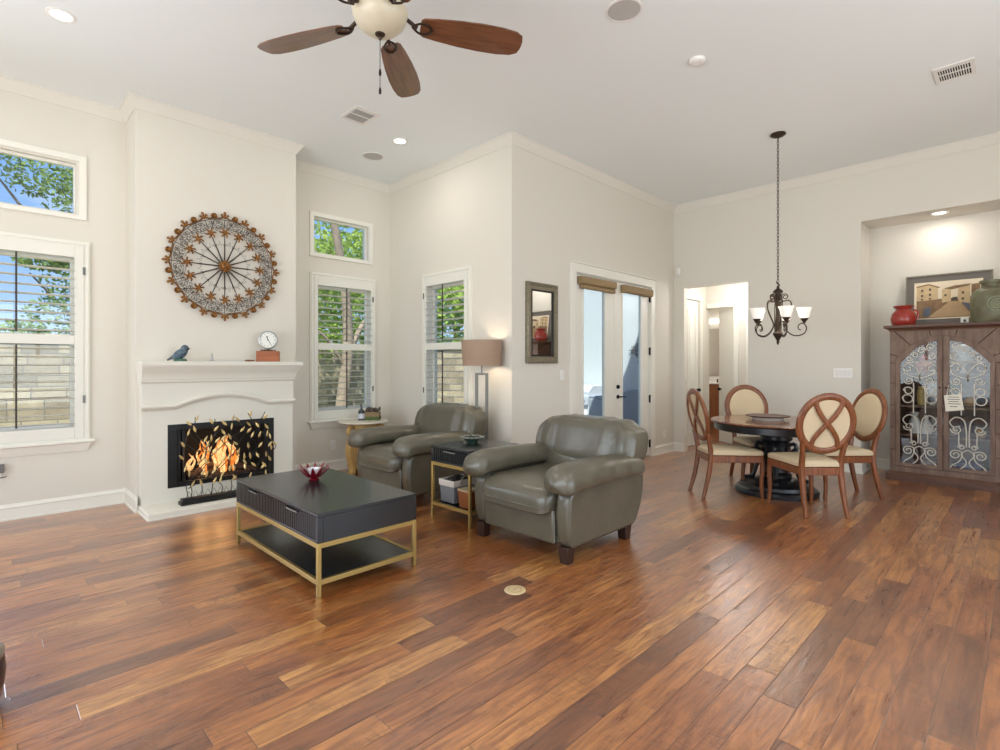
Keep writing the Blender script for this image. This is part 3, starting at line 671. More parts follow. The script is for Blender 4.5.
MB().lathe([(.004, 0), (.009, .01), (.010, .06), (.007, .09), (.002, .105)], (.30, -.02, .010), 10, 'x').build('grip', M['cherry'], cs)
ck = thing('mantel_clock', 'round silver clock on a square wooden block at the right end of the mantel', 'clock', (2.205, 5.68, MZ), math.radians(-28))
ck.scale = (1.06, 1.06, 1.12)
b = MB(); b.box(-.105, .105, -.045, .045, 0, .10); b.build('base', wood_material('cedar_block', (140, 74, 34), (176, 98, 50), .45, 0, 3), ck, bevel=.004)
b = MB(); b.box(-.045, .045, -.02, .02, .10, .113); b.cyl((-.06, 0, .10), .009, .012, 10); b.cyl((.06, 0, .10), .009, .012, 10); b.tube([(0, 0, .11), (0, 0, .13)], .012, 8); b.build('stand', M['bronze'], ck)
b = MB(); cz = .205
b.lathe([(.070, .03), (.084, .028), (.088, .012), (.088, -.012), (.084, -.030), (.077, -.032), (.074, -.026)], (0, 0, cz), 32, 'y'); b.build('case', M['steel'], ck)
MB().lathe([(0, -.022), (.075, -.022), (.075, -.018), (0, -.018)], (0, 0, cz), 32, 'y').build('dial', mat('dial_white', (232, 232, 224), .5), ck)
b = MB()
for i in range(12):
    a = i * PI / 6; r0 = .062; b.box(r0 * math.sin(a) - .002, r0 * math.sin(a) + .002, -.0245, -.022, cz + r0 * math.cos(a) - .004, cz + r0 * math.cos(a) + .004)
for (x, z) in ((-.008, .028), (.0, .0), ): b.lathe([(0, -.0245), (.007, -.0245), (.007, -.022), (0, -.022)], (x, 0, cz + z), 10, 'y')
b.tube([(0, -.026, cz), (.03, -.026, cz - .045)], .002, 5); b.tube([(0, -.026, cz), (-.012, -.026, cz + .04)], .0025, 5)
b.build('hands', M['ink'], ck)

md = thing('wall_medallion', 'large round openwork gold and bronze metal medallion above the mantel', 'wall art', (1.82, BY - .03, 2.365))
R0 = .50
ptm = lambda r, a: (r * math.sin(a), r * math.cos(a))
NS = 16
b = MB(); b.lathe([(0, -.045), (.022, -.043), (.036, -.03), (.046, -.012), (.048, .0), (.03, .012), (0, .012)], (0, 0, 0), 20, 'y')
for k in range(10):
    a = k * 2 * PI / 10; x, z = ptm(.045, a); b.ball((x, -.012, z), .017, .012, .017, 8, 6)
b.build('hub', M['gold'], md)
def inst(name, m, fn, n, off=0.0):
    b = MB(); fn(b); o = b.build(name, m, md)
    for k in range(n):
        c = o if k == 0 else dup(o); c.rotation_euler = (0, 2 * PI * (k + off) / n, 0)
inst('spoke', M['bronze'], lambda b: b.tube([(0, 0, .04), (0, -.006, .2), (0, 0, .38)], .006, 6, radii=[.0075, .006, .003]), NS)
def flower(b):
    for k in range(6):
        a = PI / 6 + k * PI / 3; c = Vector((0, -.004, .345)); d = Vector((math.sin(a), 0, math.cos(a)))
        b.tube([c, c + d * .022 + Vector((0, -.012, 0)), c + d * .042 + Vector((0, -.010, 0)), c + d * .052 + Vector((math.cos(a) * .010, -.004, -math.sin(a) * .010))], .009, 6, radii=[.008, .010, .008, .005])
    b.ball((0, -.012, .345), .013, .01, .013, 10, 6)
inst('flower', M['gold'], flower, NS)
def finial(b):
    for dx, dz, r in ((0, .066, .014), (0, .048, .012), (-.028, .042, .013), (.028, .042, .013), (-.018, .028, .010), (.018, .028, .010), (0, .026, .018)): b.ball((dx, -.01, R0 + dz - .02), r, .01, r, 10, 6)
    b.tube([(-.05, -.004, R0 - .02), (-.028, -.01, R0 - .005), (0, -.006, R0 + .01), (.028, -.01, R0 - .005), (.05, -.004, R0 - .02)], .008, 6)
inst('finial', M['gold'], finial, NS)
def rosette(b):
    b.lathe([(0, -.022), (.012, -.024), (.016, -.016), (.024, -.020), (.029, -.012), (.027, .004), (0, .004)], (0, 0, R0 + .012), 16, 'y')
    b.tube([(-.055, -.004, R0 - .014), (-.03, -.008, R0 - .012), (.03, -.008, R0 - .012), (.055, -.004, R0 - .014)], .007, 6)
inst('rosette', M['gold'], rosette, NS, .5)
b = MB()
b.tube([(.478 * math.sin(a), .002, .478 * math.cos(a)) for a in [2 * PI * i / 64 for i in range(64)]], .0028, 6, True)
for k in range(NS):
    a = 2 * PI * (k + .5) / NS
    for (cr, ca, r, tr) in ((.44, 0, .028, 1.2), (.405, .05, .022, -1.1), (.405, -.05, .022, 1.1), (.445, .11, .022, -1.2), (.445, -.11, .022, 1.2), (.375, 0, .020, 1.0), (.415, .155, .020, 1.3), (.415, -.155, .020, -1.3), (.45, .06, .018, 1.2), (.45, -.06, .018, -1.2), (.39, .10, .016, 1.1), (.39, -.10, .016, -1.1)):
        cx, cz_ = ptm(cr, a + ca); b.tube([(u, -.002, w) for u, w in spiral((cx, cz_), r, .006, a + ca * 9, tr, 12)], .0024, 4)
    b.tube([(u, 0, w) for u, w in (ptm(.39, a + PI / NS), ptm(.478, a + PI / NS))], .003, 4); b.tube([(u, 0, w) for u, w in (ptm(.35, a - PI / NS), ptm(.44, a - .05), ptm(.478, a))], .0024, 4)
    P = [ptm(r, a + q) for r, q in ((.20, -.19), (.235, -.13), (.215, -.06), (.262, 0), (.215, .06), (.235, .13), (.20, .19))]
    b.tube([(u, 0, w) for u, w in P], .0022, 4)
b.build('lattice', M['bronze'], md)
for sx in (-1, 1): pass

# ---------------------------------------------------------------- leather armchairs
def armchair(loc, label):
    t = thing('leather_armchair', label, 'armchair', loc, group='grey leather armchairs')
    b = MB(); b.superell((.02, 0, .25), (.44, .40, .135), .12, .12, 32, 14); b.build('frame', M['leather'], t)
    b = MB(); b.prism([(-.345, .12), (.345, .12), (.345, .36), (-.345, .36)], -.455, -.42, 'yz'); b.build('front_panel', M['leather'], t, bevel=.018)
    for sy in (-1, 1):
        b = MB()
        prof = [(-.40, .105), (-.445, .20), (-.455, .34), (-.44, .46), (-.36, .56), (.50, .54), (.535, .47), (.53, .36), (.49, .24), (.42, .13), (.36, .105)]
        b.prism(prof, sy * .355, sy * .475, 'xz'); b.build('arm_panel', M['leather'], t, bevel=.025)
        # padded arm top: sections along x
        rs = []; K = 26
        for i in range(K + 1):
            q = i / K; x = -.57 + 1.09 * q
            e = max(.03, (1 - (1 - min(1, q / .10)) ** 2.4) ** (1 / 2.4)) * max(.03, (1 - (1 - min(1, (1 - q) / .08)) ** 2.4) ** (1 / 2.4))
            zc = .588 - .03 * (1 - min(1, q / .22)) ** 2 + .02 * math.sin(q * 3) - .02 * q
            ry = .130 * e * (1 + .04 * math.sin(q * 31)); rz = .086 * e * (1.10 - .2 * q)
            yc = sy * (.405 + .015 * (1 - q))
            ring = []
            for j in range(20):
                a = 2 * PI * j / 20; cx, sx = math.cos(a), math.sin(a)
                u = math.copysign(abs(cx) ** .75, cx) * ry; w = math.copysign(abs(sx) ** .8, sx) * rz
                w -= .035 * (u / .13) ** 2 * (1 if u * sy > 0 else .4)
                ring.append((x, yc + u, zc + w))
            rs.append(ring)
        b = MB(); b.rings(rs); b.build('arm_pad', M['leather'], t, sub=1)
    # seat cushion, front edge rolled over
    def seat(x, y, z):
        f = max(0, (-x - .22) / .18); z2 = z - .05 * f * f + .012 * math.cos(y * 4) * (1 if z > 0 else 0); return (x, y, z2)
    b = MB(); b.superell((-.12, 0, .43), (.41, .345, .085), .35, .22, 40, 16, seat); b.build('seat_cushion', M['leather'], t)
    b = MB(); p = [(-.12 + .412 * math.copysign(abs(math.cos(a)) ** .22, math.cos(a)), .347 * math.copysign(abs(math.sin(a)) ** .22, math.sin(a)), 0) for a in [PI / 2 + PI * i / 30 for i in range(31)]]
    b.tube([(x, y, .425 - .05 * max(0, (-(x + .12) - .22) / .18) ** 2) for x, y, _ in p], .006, 6); b.build('seat_piping', M['leather'], t)
    # back: lower rest and a big pleated pillow on top
    def lean(x, y, z): return (x + .22 * (z + .15), y, z)
    b = MB(); b.superell((.33, 0, .52), (.13, .36, .15), .4, .3, 32, 16, lean); b.build('lower_back', M['leather'], t)
    def pil(x, y, z):
        s = abs(y) / .5; top = z > 0
        x2 = x + .20 * (z + .1); pleat = .015 * math.sin(y * 52 + 4 * z + 2 * math.sin(9 * y)) * min(1, max(0, (s - .0) * 1.4)) * (1 if z > -.08 else .3)
        return (x2 - .02 * math.cos(y * 5) + pleat, y * (1 - .06 * max(0, z / .17) ** 2), z + pleat * .5 - .035 * s ** 3 * (1 if top else .3))
    b = MB(); b.superell((.41, 0, .735), (.145, .500, .185), .42, .30, 110, 30, pil); b.build('back_pillow', M['leather'], t)
    b = MB(); b.tube(smooth_path([(.30, -.46, .675), (.262, -.25, .625), (.255, 0, .612), (.262, .25, .625), (.30, .46, .675)], 8), .006, 6); b.build('back_seam', M['leather'], t)
    b = MB(); b.superell((.44, 0, .42), (.075, .37, .33), .3, .2, 28, 12); b.build('rear_panel', M['leather'], t)
    for x in (-.40, .33):
        for sy in (-1, 1):
            b = MB(); b.rings([[(x + s * dx, sy * .415 + s * dy, z) for dx, dy in ((-1, -1), (1, -1), (1, 1), (-1, 1))] for z, s in ((0, .034), (.115, .042))]); b.build('leg', M['dleg'], t, bevel=.004)
    return t
armchair((3.27, 2.64, 0), 'nearer grey leather armchair standing beside the end table, in the middle of the room')
for o in [None]: pass
arm2 = armchair((3.33, 4.57, 0), 'farther grey leather armchair in front of the corner window and floor lamp')

# ---------------------------------------------------------------- coffee table and end table (dark boxes on brass frames)
def brass_table(name, label, cat, loc, dx, dy, top, box_h, shelf, dr, group):
    t = thing(name, label, cat, loc, group=group); bz = top - box_h; q = .024
    # carcass, open on the drawer side (-x)
    b = MB(); b.box(0, dx, 0, dy, top - .022, top); b.box(.035, dx, 0, dy, bz, top - .0221)
    b.box(0, .036, 0, .022, bz, top - .022); b.box(0, .036, dy - .022, dy, bz, top - .022); b.box(0, .036, .022, dy - .022, bz, bz + .016); b.build('case', M['charcoal'], t, bevel=.003)
    L = (dy - .044) / dr
    for k in range(dr):
        y0 = .022 + k * L + .002; y1 = y0 + L - .004; d = MB(); n = max(6, int((y1 - y0) / .026)); w = (y1 - y0) / n
        d.box(.016, .034, y0, y1, bz + .018, top - .024)
        d.cur = 1
        for i in range(n): d.box(.002, .018, y0 + i * w + w * .24, y0 + (i + 1) * w - w * .24, bz + .019, top - .025)
        dd = d.build('drawer', [M['groove'], M['charcoal']], t)
        h = MB(); m_ = (y0 + y1) / 2; h.box(-.008, .012, m_ - .075, m_ + .075, top - .036, top - .027); h.box(-.008, -.004, m_ - .075, m_ + .075, top - .044, top - .027)
        h.build('pull', M['steel'], dd)
    for x in (0, dx - q):
        for y in (0, dy - q): MB().box(x, x + q, y, y + q, 0, bz - .0005).build('leg', M['brass'], t, bevel=.002)
    for nm, z0, z1 in (('upper_rails', bz - .03, bz - .0006), ('lower_rails', shelf - .03, shelf)):
        b = MB()
        for y in (.001, dy - q + .001): b.box(q, dx - q, y, y + q - .002, z0, z1)
        for x in (.001, dx - q + .001): b.box(x, x + q - .002, q - .001, dy - q + .001, z0, z1)
        b.build(nm, M['brass'], t, bevel=.002)
    MB().box(q, dx - q, q, dy - q, shelf - .02, shelf - .006).build('lower_shelf', M['charcoal'], t)
    return t
brass_table('coffee_table', 'long dark coffee table with fluted drawers and a brass frame in front of the fireplace', 'coffee table', (1.412, 2.91, 0), .70, 1.34, .49, .175, .10, 2, None)
brass_table('end_table', 'dark end table with a fluted drawer and brass frame between the armchairs', 'end table', (2.885, 3.235, 0), .60, .52, .645, .145, .145, 1, None)

bw = thing('glass_bowl', 'small ruby red glass bowl with pointed petals on the coffee table', 'bowl', (1.815, 3.80, .49))
MB().lathe([(0, 0), (.038, 0), (.042, .006), (.03, .014), (.05, .03), (.07, .05), (.062, .054), (.04, .034), (0, .02)], (0, 0, 0), 24).build('cup', M['redglass'], bw)
pet = MB(); pet.rings([[(r - t, -w, z), (r - t, w, z), (r + t, w * .8, z), (r + t, -w * .8, z)] for r, z, w, t in ((.048, .026, .014, .004), (.072, .05, .017, .004), (.096, .075, .014, .0035), (.116, .10, .007, .003), (.124, .112, .001, .001))])
p0 = pet.build('petal', M['redglass'], bw)
for k in range(12):
    o = p0 if k == 0 else dup(p0); o.rotation_euler = (0, 0, k * PI / 6)
MB().lathe([(0, .03), (.03, .034), (.042, .055), (.048, .088), (.043, .089), (.036, .06), (0, .05)], (0, 0, 0), 20).build('candle_cup', M['clearglass'], bw)
bs = thing('decorative_bowl', 'small dark green bowl with a light scalloped rim on the end table', 'bowl', (3.22, 3.58, .645))
b = MB(); b.lathe([(0, 0), (.045, 0), (.05, .012), (.075, .03), (.098, .052), (.092, .054), (.066, .036), (0, .022)], (0, 0, 0), 28); b.build('bowl', mat('dark_green_glaze', (52, 74, 62), .3, var=.4, vscale=25), bs)
b = MB(); 
for k in range(16): a = k * PI / 8; b.ball((.094 * math.cos(a), .094 * math.sin(a), .053), .0175, .0175, .008, 8, 6)
b.build('rim', mat('speckled_rim', (160, 160, 148), .4, var=.75, vscale=50), bs)
# things on the end table's lower shelf
gb = thing('storage_basket', 'grey storage basket with a white folded rim on the shelf of the end table', 'basket', (3.06, 3.60, .145))
b = MB(); b.rings([[(sx * a, sy * c, z) for sx, sy in ((-1, -1), (1, -1), (1, 1), (-1, 1))] for z, a, c in ((0, .11, .085), (.01, .115, .09), (.19, .125, .10), (.19, .118, .093), (.02, .105, .08))]); b.build('body', mat('grey_felt', (132, 136, 142), .9, bump=.2, bscale=200), gb, bevel=.004)
b = MB(); b.rings([[(sx * a, sy * c, z) for sx, sy in ((-1, -1), (1, -1), (1, 1), (-1, 1))] for z, a, c in ((.145, .127, .102), (.20, .131, .106), (.202, .122, .097), (.17, .116, .091))]); b.build('folded_rim', mat('white_cloth', (222, 216, 206), .9, bump=.2, bscale=120), gb, bevel=.004)
b = MB(); b.tube(smooth_path([(-.05, -.106, .17), (-.045, -.116, .21), (0, -.11, .235), (.045, -.116, .21), (.05, -.106, .17)], 5), .006, 6); b.build('handle', M['bark'], gb)
b = MB()
for (x, y, a, m_) in ((-.05, 0, .5, 0), (.03, .03, -.4, 0), (.05, -.04, .2, 0)): b.superell((x, y, .19), (.05, .03, .03), .5, .6, 14, 8)
tag(b.build('folded_cloths', mat('dark_cloth', (72, 66, 62), .9, var=.6, vscale=30), loc=(3.06, 3.60, .145)), 'dark cloths heaped inside the grey storage basket', 'cloth', kind='stuff')
ob = thing('small_basket', 'small square orange brown leather bin beside the grey basket on the end table shelf', 'basket', (2.985, 3.36, .145))
b = MB(); b.rings([[(sx * a, sy * c, z) for sx, sy in ((-1, -1), (1, -1), (1, 1), (-1, 1))] for z, a, c in ((0, .055, .06), (.15, .065, .072), (.15, .059, .066), (.01, .05, .055))]); b.build('body', mat('orange_leather', (156, 92, 48), .6, var=.3, vscale=20), ob, bevel=.004)
b = MB(); b.rings([[(sx * a, sy * c, z) for sx, sy in ((-1, -1), (1, -1), (1, 1), (-1, 1))] for z, a, c in ((.14, .066, .073), (.156, .068, .075), (.156, .06, .067))]); b.build('rim', mat('tan_binding', (196, 176, 140), .7), ob)

# ---------------------------------------------------------------- side table by the window
st = thing('round_side_table', 'round cream topped side table on carved golden scroll legs behind the farther armchair', 'side table', (3.44, 5.86, 0), math.radians(-60))
MB().lathe([(0, .635), (.28, .635), (.30, .64), (.308, .65), (.30, .66), (0, .662)], (0, 0, 0), 40).build('tabletop', mat('cream_marble', (226, 218, 200), .3, var=.08, vscale=6), st)
MB().lathe([(.16, .575), (.18, .575), (.185, .60), (.185, .635), (.16, .635)], (0, 0, 0), 30).build('apron', mat('golden_wood', (198, 160, 96), .5, var=.25, vscale=10), st)
gl = bpy.data.materials['golden_wood']
for k in range(3):
    a = k * 2 * PI / 3 + .35
    P = smooth_path([(.17, 0, .60), (.25, 0, .585), (.27, 0, .53), (.22, 0, .50), (.19, 0, .535)], 5)
    Q = smooth_path([(.20, 0, .50), (.245, 0, .40), (.25, 0, .30), (.21, 0, .15), (.20, 0, .05), (.25, 0, 0.03)], 6)
    b = MB(); b.tube(P, .022, 8, radii=[.024 - .006 * i / (len(P) - 1) for i in range(len(P))], flat=1.3)
    b.tube(Q, .03, 8, radii=[.03 + .012 * math.sin(PI * i / (len(Q) - 1)) for i in range(len(Q))], flat=1.3)
    o = b.build('leg', gl, st); o.rotation_euler = (0, 0, a)
MB().lathe([(0, .10), (.19, .10), (.20, .11), (.19, .12), (0, .12)], (0, 0, 0), 30).build('lower_shelf', gl, st)
pb = thing('planter_box', 'small wooden planter box of dried flowers on the round side table', 'planter', (3.56, 5.83, .662), math.radians(-45))
b = MB(); fr2 = [(-.085, -.05), (.085, -.05), (.085, .05), (-.085, .05)]
b.rings([[(x * s, y * s, z) for x, y in fr2] for z, s in ((0, 1), (.10, 1.04), (.10, .92), (.02, .9))]); b.build('box', mat('box_wood', (146, 120, 84), .7, var=.3, vscale=20), pb)
b = MB(); b.rings([[(x * s, y * s, z) for x, y in fr2] for z, s in ((.0, 1.03), (.045, 1.05))]); b.build('band', mat('moss_band', (84, 102, 54), .8, var=.4, vscale=40), pb)
b = MB(); random.seed(5)
for i in range(46): b.ball((random.uniform(-.08, .08), random.uniform(-.045, .045), .10 + random.uniform(0, .05)), random.uniform(.008, .018), None, None, 7, 5)
o = b.build('flowers', mat('dried_flowers', (112, 96, 84), .9, var=.6, vscale=50), pb); o['kind'] = 'stuff'
fb = thing('glass_bottle', 'slim dark bottle with a pale label beside the planter box', 'bottle', (3.44, 5.90, .662))
MB().lathe([(0, 0), (.04, 0), (.042, .01), (.042, .10), (.03, .125), (.013, .14), (.012, .18), (.016, .182), (.016, .20), (0, .20)], (0, 0, 0), 18).build('bottle', mat('dark_bottle', (56, 58, 64), .15), fb)
MB().lathe([(.0425, .02), (.043, .02), (.043, .085), (.0425, .085)], (0, 0, 0), 18).build('label', mat('pale_label', (196, 198, 206), .7), fb)

# ---------------------------------------------------------------- floor lamp
lp = thing('floor_lamp', 'floor lamp with a taupe drum shade on an open nickel frame in the corner', 'floor lamp', (3.90, 4.18, 0), math.radians(-45))
b = MB(); b.box(-.10, .10, -.12, .12, 0, .022); b.build('base', M['chrome'], lp, bevel=.004)
b = MB(); b.box(-.072, -.038, -.02, .02, .022, 1.27); b.box(.038, .072, -.02, .02, .022, 1.27); b.box(-.038, .038, -.02, .02, 1.245, 1.27); b.build('frame', M['chrome'], lp, bevel=.002)
b = MB(); b.cyl((0, 0, 1.27), .008, .20, 10); b.lathe([(.008, 1.36), (.018, 1.37), (.018, 1.42), (.008, 1.43)], (0, 0, 0), 12); b.build('stem', M['chrome'], lp)
MB().ball((0, 0, 1.47), .03, .03, .042, 12, 8).build('bulb', emit_mat('bulb_warm', (255, 226, 176), 5), lp)
b = MB(); b.lathe([(.205, 1.345), (.225, 1.625), (.221, 1.625), (.201, 1.345), (.205, 1.345)], (0, 0, 0), 48, sy=.72); b.build('shade', M['shade'], lp)
light('floor_lamp_light', 'POINT', (3.90, 4.18, 1.45), 9, (1, .84, .62), size=.04)

# ---------------------------------------------------------------- wall mirror, switches, outlets
mr = thing('wall_mirror', 'tall narrow mirror in a carved pewter frame left of the glazed doors', 'mirror', (4.595, WF, 1.83))
b = MB(); fr(b, (-.272, .272, -.457, .457), (-.235, .235, -.42, .42), -.035, 0); fr(b, (-.240, .240, -.425, .425), (-.19, .19, -.372, .372), -.026, 0); fr(b, (-.262, .262, -.447, .447), (-.25, .25, -.435, .435), -.042, -.03); b.build('frame', M['pewterframe'], mr, bevel=.005)
b = MB(); fr(b, (-.195, .195, -.378, .378), (-.178, .178, -.36, .36), -.028, -.014); b.build('inner_bead', M['black'], mr)
MB().box(-.19, .19, -.016, -.012, -.375, .375).build('glass', M['mirror'], mr, smooth=False)
def plate(kind, label, cat, loc, rz, w, h, n, dark=False, group=None):
    o = thing(kind, label, cat, loc, rz, group); b = MB(); b.box(-w / 2, w / 2, -.007, 0, -h / 2, h / 2); b.build('cover_plate', M['white'], o, bevel=.003)
    for k in range(n):
        x = (k - (n - 1) / 2) * .045; b = MB(); b.box(x - .016, x + .016, -.011, -.006, -.033, .033); b.build('rocker' if kind == 'light_switch' else 'socket', M['vent'], o, bevel=.002)
    return o
plate('light_switch', 'white light switch right of the wall mirror', 'light switch', (4.98, WF, 1.235), 0, .075, .12, 1)
plate('light_switch', 'wide white switch plate above the dining table near the niche', 'light switch', (WD, 1.645, 1.252), -PI / 2, .21, .12, 4)
plate('wall_outlet', 'white outlet below the right shuttered window', 'outlet', (3.253, WL, .33), 0, .075, .12, 1)
plate('wall_outlet', 'white outlet low on the wall right of the glazed doors', 'outlet', (7.5, WF, .30), 0, .075, .12, 1)
plate('wall_outlet', 'white outlet low on the wall at the left edge of the photo', 'outlet', (.135, WL, .44), 0, .075, .12, 1)
ad = thing('plug_adapter', 'grey plug adapter in the outlet at the left edge of the photo', 'plug', (.15, WL - .012, .47))
b = MB(); b.box(-.03, .035, -.045, 0, -.045, .03); b.build('body', mat('adapter_grey', (110, 108, 106), .5), ad, bevel=.006)
MB().tube(smooth_path([(0, -.03, -.045), (.0, -.035, -.08), (.03, -.03, -.085), (.05, -.012, -.08)], 5), .004, 6).build('cord', M['black'], ad)
ms = thing('motion_sensor', 'small white motion sensor on the wall above the hall opening', 'sensor', (WD, 3.84, 2.81), -PI / 2)
MB().box(-.032, .032, -.045, 0, -.06, .06).build('body', M['white'], ms, bevel=.008)
MB().box(-.022, .022, -.049, -.044, -.045, -.01).build('lens', M['vent'], ms, bevel=.003)
# ---------------------------------------------------------------- dining table and chairs
TX, TY = 6.06, 1.89
dt = thing('dining_table', 'round wood topped dining table on a black turned pedestal', 'dining table', (TX, TY, 0))
MB().lathe([(0, .735), (.61, .735), (.638, .74), (.65, .75), (.642, .762), (0, .765)], (0, 0, 0), 64).build('tabletop', M['tabletop'], dt)
b = MB(); b.lathe([(.53, .66), (.605, .66), (.615, .67), (.615, .73), (.625, .736), (.53, .736)], (0, 0, 0), 64); b.build('apron', M['ebony'], dt, ang=30)
b = MB(); b.lathe([(0, .55), (.14, .55), (.16, .57), (.15, .62), (.20, .64), (.54, .664), (0, .664)], (0, 0, 0), 32); b.build('top_collar', M['ebony'], dt, ang=30)
b = MB(); b.lathe([(.12, .16), (.15, .17), (.155, .20), (.11, .23), (.10, .26), (.14, .30), (.155, .35), (.14, .41), (.11, .45), (.10, .48), (.13, .50), (.135, .53), (.12, .55), (0, .55), (0, .16)][0:13], (0, 0, 0), 32); b.build('pedestal', M['ebony'], dt, ang=30)
b = MB(); b.lathe([(0, 0.0), (.40, 0.0), (.405, .03), (.39, .055), (.36, .07), (.35, .10), (.30, .125), (.20, .145), (.13, .17), (0, .17)], (0, 0, 0), 48); b.build('base', M['ebony'], dt, ang=25)
for k in range(4):
    a = k * PI / 2 + .3; b = MB()
    P = smooth_path([(.11, 0, .50), (.17, 0, .52), (.19, 0, .47), (.15, 0, .42), (.17, 0, .33), (.20, 0, .22), (.23, 0, .15), (.30, 0, .13)], 5)
    b.tube(P, .02, 8, radii=[.024 - .004 * math.sin(i * .3) for i in range(len(P))], flat=1.2); o = b.build('scroll_bracket', M['ebony'], dt); o.rotation_euler = (0, 0, a)
tr = thing('serving_tray', 'flat wooden tray on a low stand lying on the dining table', 'tray', (TX + .02, TY + .09, .765))
MB().lathe([(0, .03), (.19, .03), (.215, .036), (.22, .045), (.20, .042), (0, .038)], (0, 0, 0), 36).build('tray', M['cabdark'], tr)
MB().lathe([(.14, 0), (.15, 0), (.155, .032), (.14, .032)], (0, 0, 0), 30).build('stand', mat('pale_stand', (214, 206, 196), .6), tr)

def dining_chair(loc, rz, label):
    t = thing('dining_chair', label, 'dining chair', loc, rz, 'oval backed wooden chairs around the dining table')
    lean = lambda z: -.255 - .16 * max(0, z - .45) - .0
    # front legs
    for sy in (-1, 1):
        b = MB(); P = smooth_path([(.25, sy * .20, .44), (.262, sy * .206, .30), (.252, sy * .206, .15), (.262, sy * .21, 0)], 5)
        b.tube(P, .022, 8, radii=[.027 - .010 * i / (len(P) - 1) for i in range(len(P))]); b.build('leg', M['cherry'], t)
        b = MB(); P = smooth_path([(-.33, sy * .185, 0), (-.278, sy * .178, .20), (-.245, sy * .175, .42), (-.262, sy * .178, .56), (-.285, sy * .195, .66)], 5)
        b.tube(P, .022, 8, radii=[.019 + .008 * math.sin(PI * min(1, i / (len(P) - 1) * 1.0)) for i in range(len(P))]); b.build('leg', M['cherry'], t)
    rail = [(-.26, -.19), (.27, -.222), (.27, .222), (-.26, .19)]; ri = [(-.225, -.15), (.235, -.18), (.235, .18), (-.225, .15)]
    b = MB(); b.frame(rail, ri, .365, .435, 'xy'); b.build('seat_rail', M['cherry'], t, bevel=.006)
    def st_(x, y, z): return (x, y * (1 + .08 * x / .27), z * (1.25 if z > 0 else .5) + (.014 * (1 - (x / .27) ** 2) * (1 - (y / .23) ** 2) if z > 0 else 0))
    b = MB(); b.superell((.01, 0, .452), (.272, .218, .036), .45, .16, 40, 12, st_); b.build('seat', M['linen'], t)
    # oval back ring, leaning
    zc, ra, rb = .835, .235, .245
    def bp(y, z, off=0): return (-.268 - .20 * (z - .60) + off, y, z)
    b = MB(); ring = [bp(ra * math.cos(2 * PI * i / 48), zc + rb * math.sin(2 * PI * i / 48)) for i in range(48)]
    b.tube(ring, .020, 12, True, flat=1.65); b.build('back_frame', M['cherry'], t)
    rs = []
    for off, s in ((-.008, .93), (.004, .93), (.018, .88), (.026, .72), (.030, .35)):
        rs.append([bp(ra * s * math.cos(2 * PI * i / 40), zc + rb * s * math.sin(2 * PI * i / 40), off) for i in range(40)])
    b = MB(); b.rings(rs); b.build('back_panel', M['linen'], t, ang=60)
    # two ribbons crossing on the rear face
    for sy in (-1, 1):
        P = smooth_path([bp(sy * .115, zc + .215, -.012), bp(sy * .105, zc + .15, -.018), bp(sy * .05, zc + .06, -.024), bp(0, zc + .0, -.026 - .004 * sy), bp(-sy * .06, zc - .07, -.024), bp(-sy * .105, zc - .14, -.018), bp(-sy * .118, zc - .215, -.012)], 6)
        b = MB(); b.tube(P, .012, 8, flat=1.8); b.build('ribbon', M['cherry'], t)
    return t
q2 = 2 ** .5
def at(D, R): return ((D + R) / q2, (D - R) / q2, 0)
ch = dining_chair(at(5.52, 2.39), -PI / 4, 'dining chair at the left of the round table, seen from its side')
for (D, R, a, lb) in ((4.97, 2.885, PI / 4, 'nearest dining chair, its crossed ribbon back turned to the room'),
                      (6.13, 3.02, -3 * PI / 4, 'dining chair at the far side of the table in front of the hall opening'),
                      (5.50, 3.53, 3 * PI / 4, 'dining chair at the right of the table, nearest the iron door cabinet')):
    relabel(dup(ch, at(D, R), a), lb)

# ---------------------------------------------------------------- chandelier
cd = thing('chandelier', 'bronze scroll arm chandelier with five glass shades hanging over the dining table', 'chandelier', (6.117, 1.887, CE))
MB().lathe([(0, 0), (.075, 0), (.078, -.01), (.06, -.025), (.02, -.04), (0, -.045)], (0, 0, 0), 24).build('canopy', M['bronze'], cd)
zt = -1.60
b = MB(); n = 44; L = (1.60 - .045) / n
for k in range(n):
    z = -.045 - L * (k + .5); a = PI / 4 + (PI / 2 if k % 2 else 0); ln = [(.010 * math.cos(i * PI / 4) * math.cos(a), .010 * math.cos(i * PI / 4) * math.sin(a), z + (L * .68) * math.sin(i * PI / 4)) for i in range(8)]
    b.tube(ln, .0032, 4, True)
b.build('chain', M['bronze'], cd)
b = MB(); b.tube([(.022 * math.cos(i * PI / 8), .022 * math.sin(i * PI / 8) * .7, zt - .012 + .022 * math.sin(i * PI / 8)) for i in range(16)], .005, 6, True)
b.lathe([(0, zt - .03), (.012, zt - .035), (.014, zt - .06), (.045, zt - .085), (.05, zt - .11), (.03, zt - .118), (.024, zt - .16), (.02, zt - .30), (.025, zt - .44), (.03, zt - .52), (.05, zt - .545), (.048, zt - .56), (.025, zt - .60), (.012, zt - .625), (.016, zt - .64), (.006, zt - .665), (0, zt - .67)], (0, 0, 0), 20)
for k in range(4):
    a = k * PI / 2; b.tube([(.026 * math.cos(a), .026 * math.sin(a), zt - .12), (.032 * math.cos(a), .032 * math.sin(a), zt - .3), (.03 * math.cos(a), .03 * math.sin(a), zt - .53)], .006, 6)
b.build('column', M['bronze'], cd)
def chand_arm():
    e = bpy.data.objects.new('arm', None)
    return e
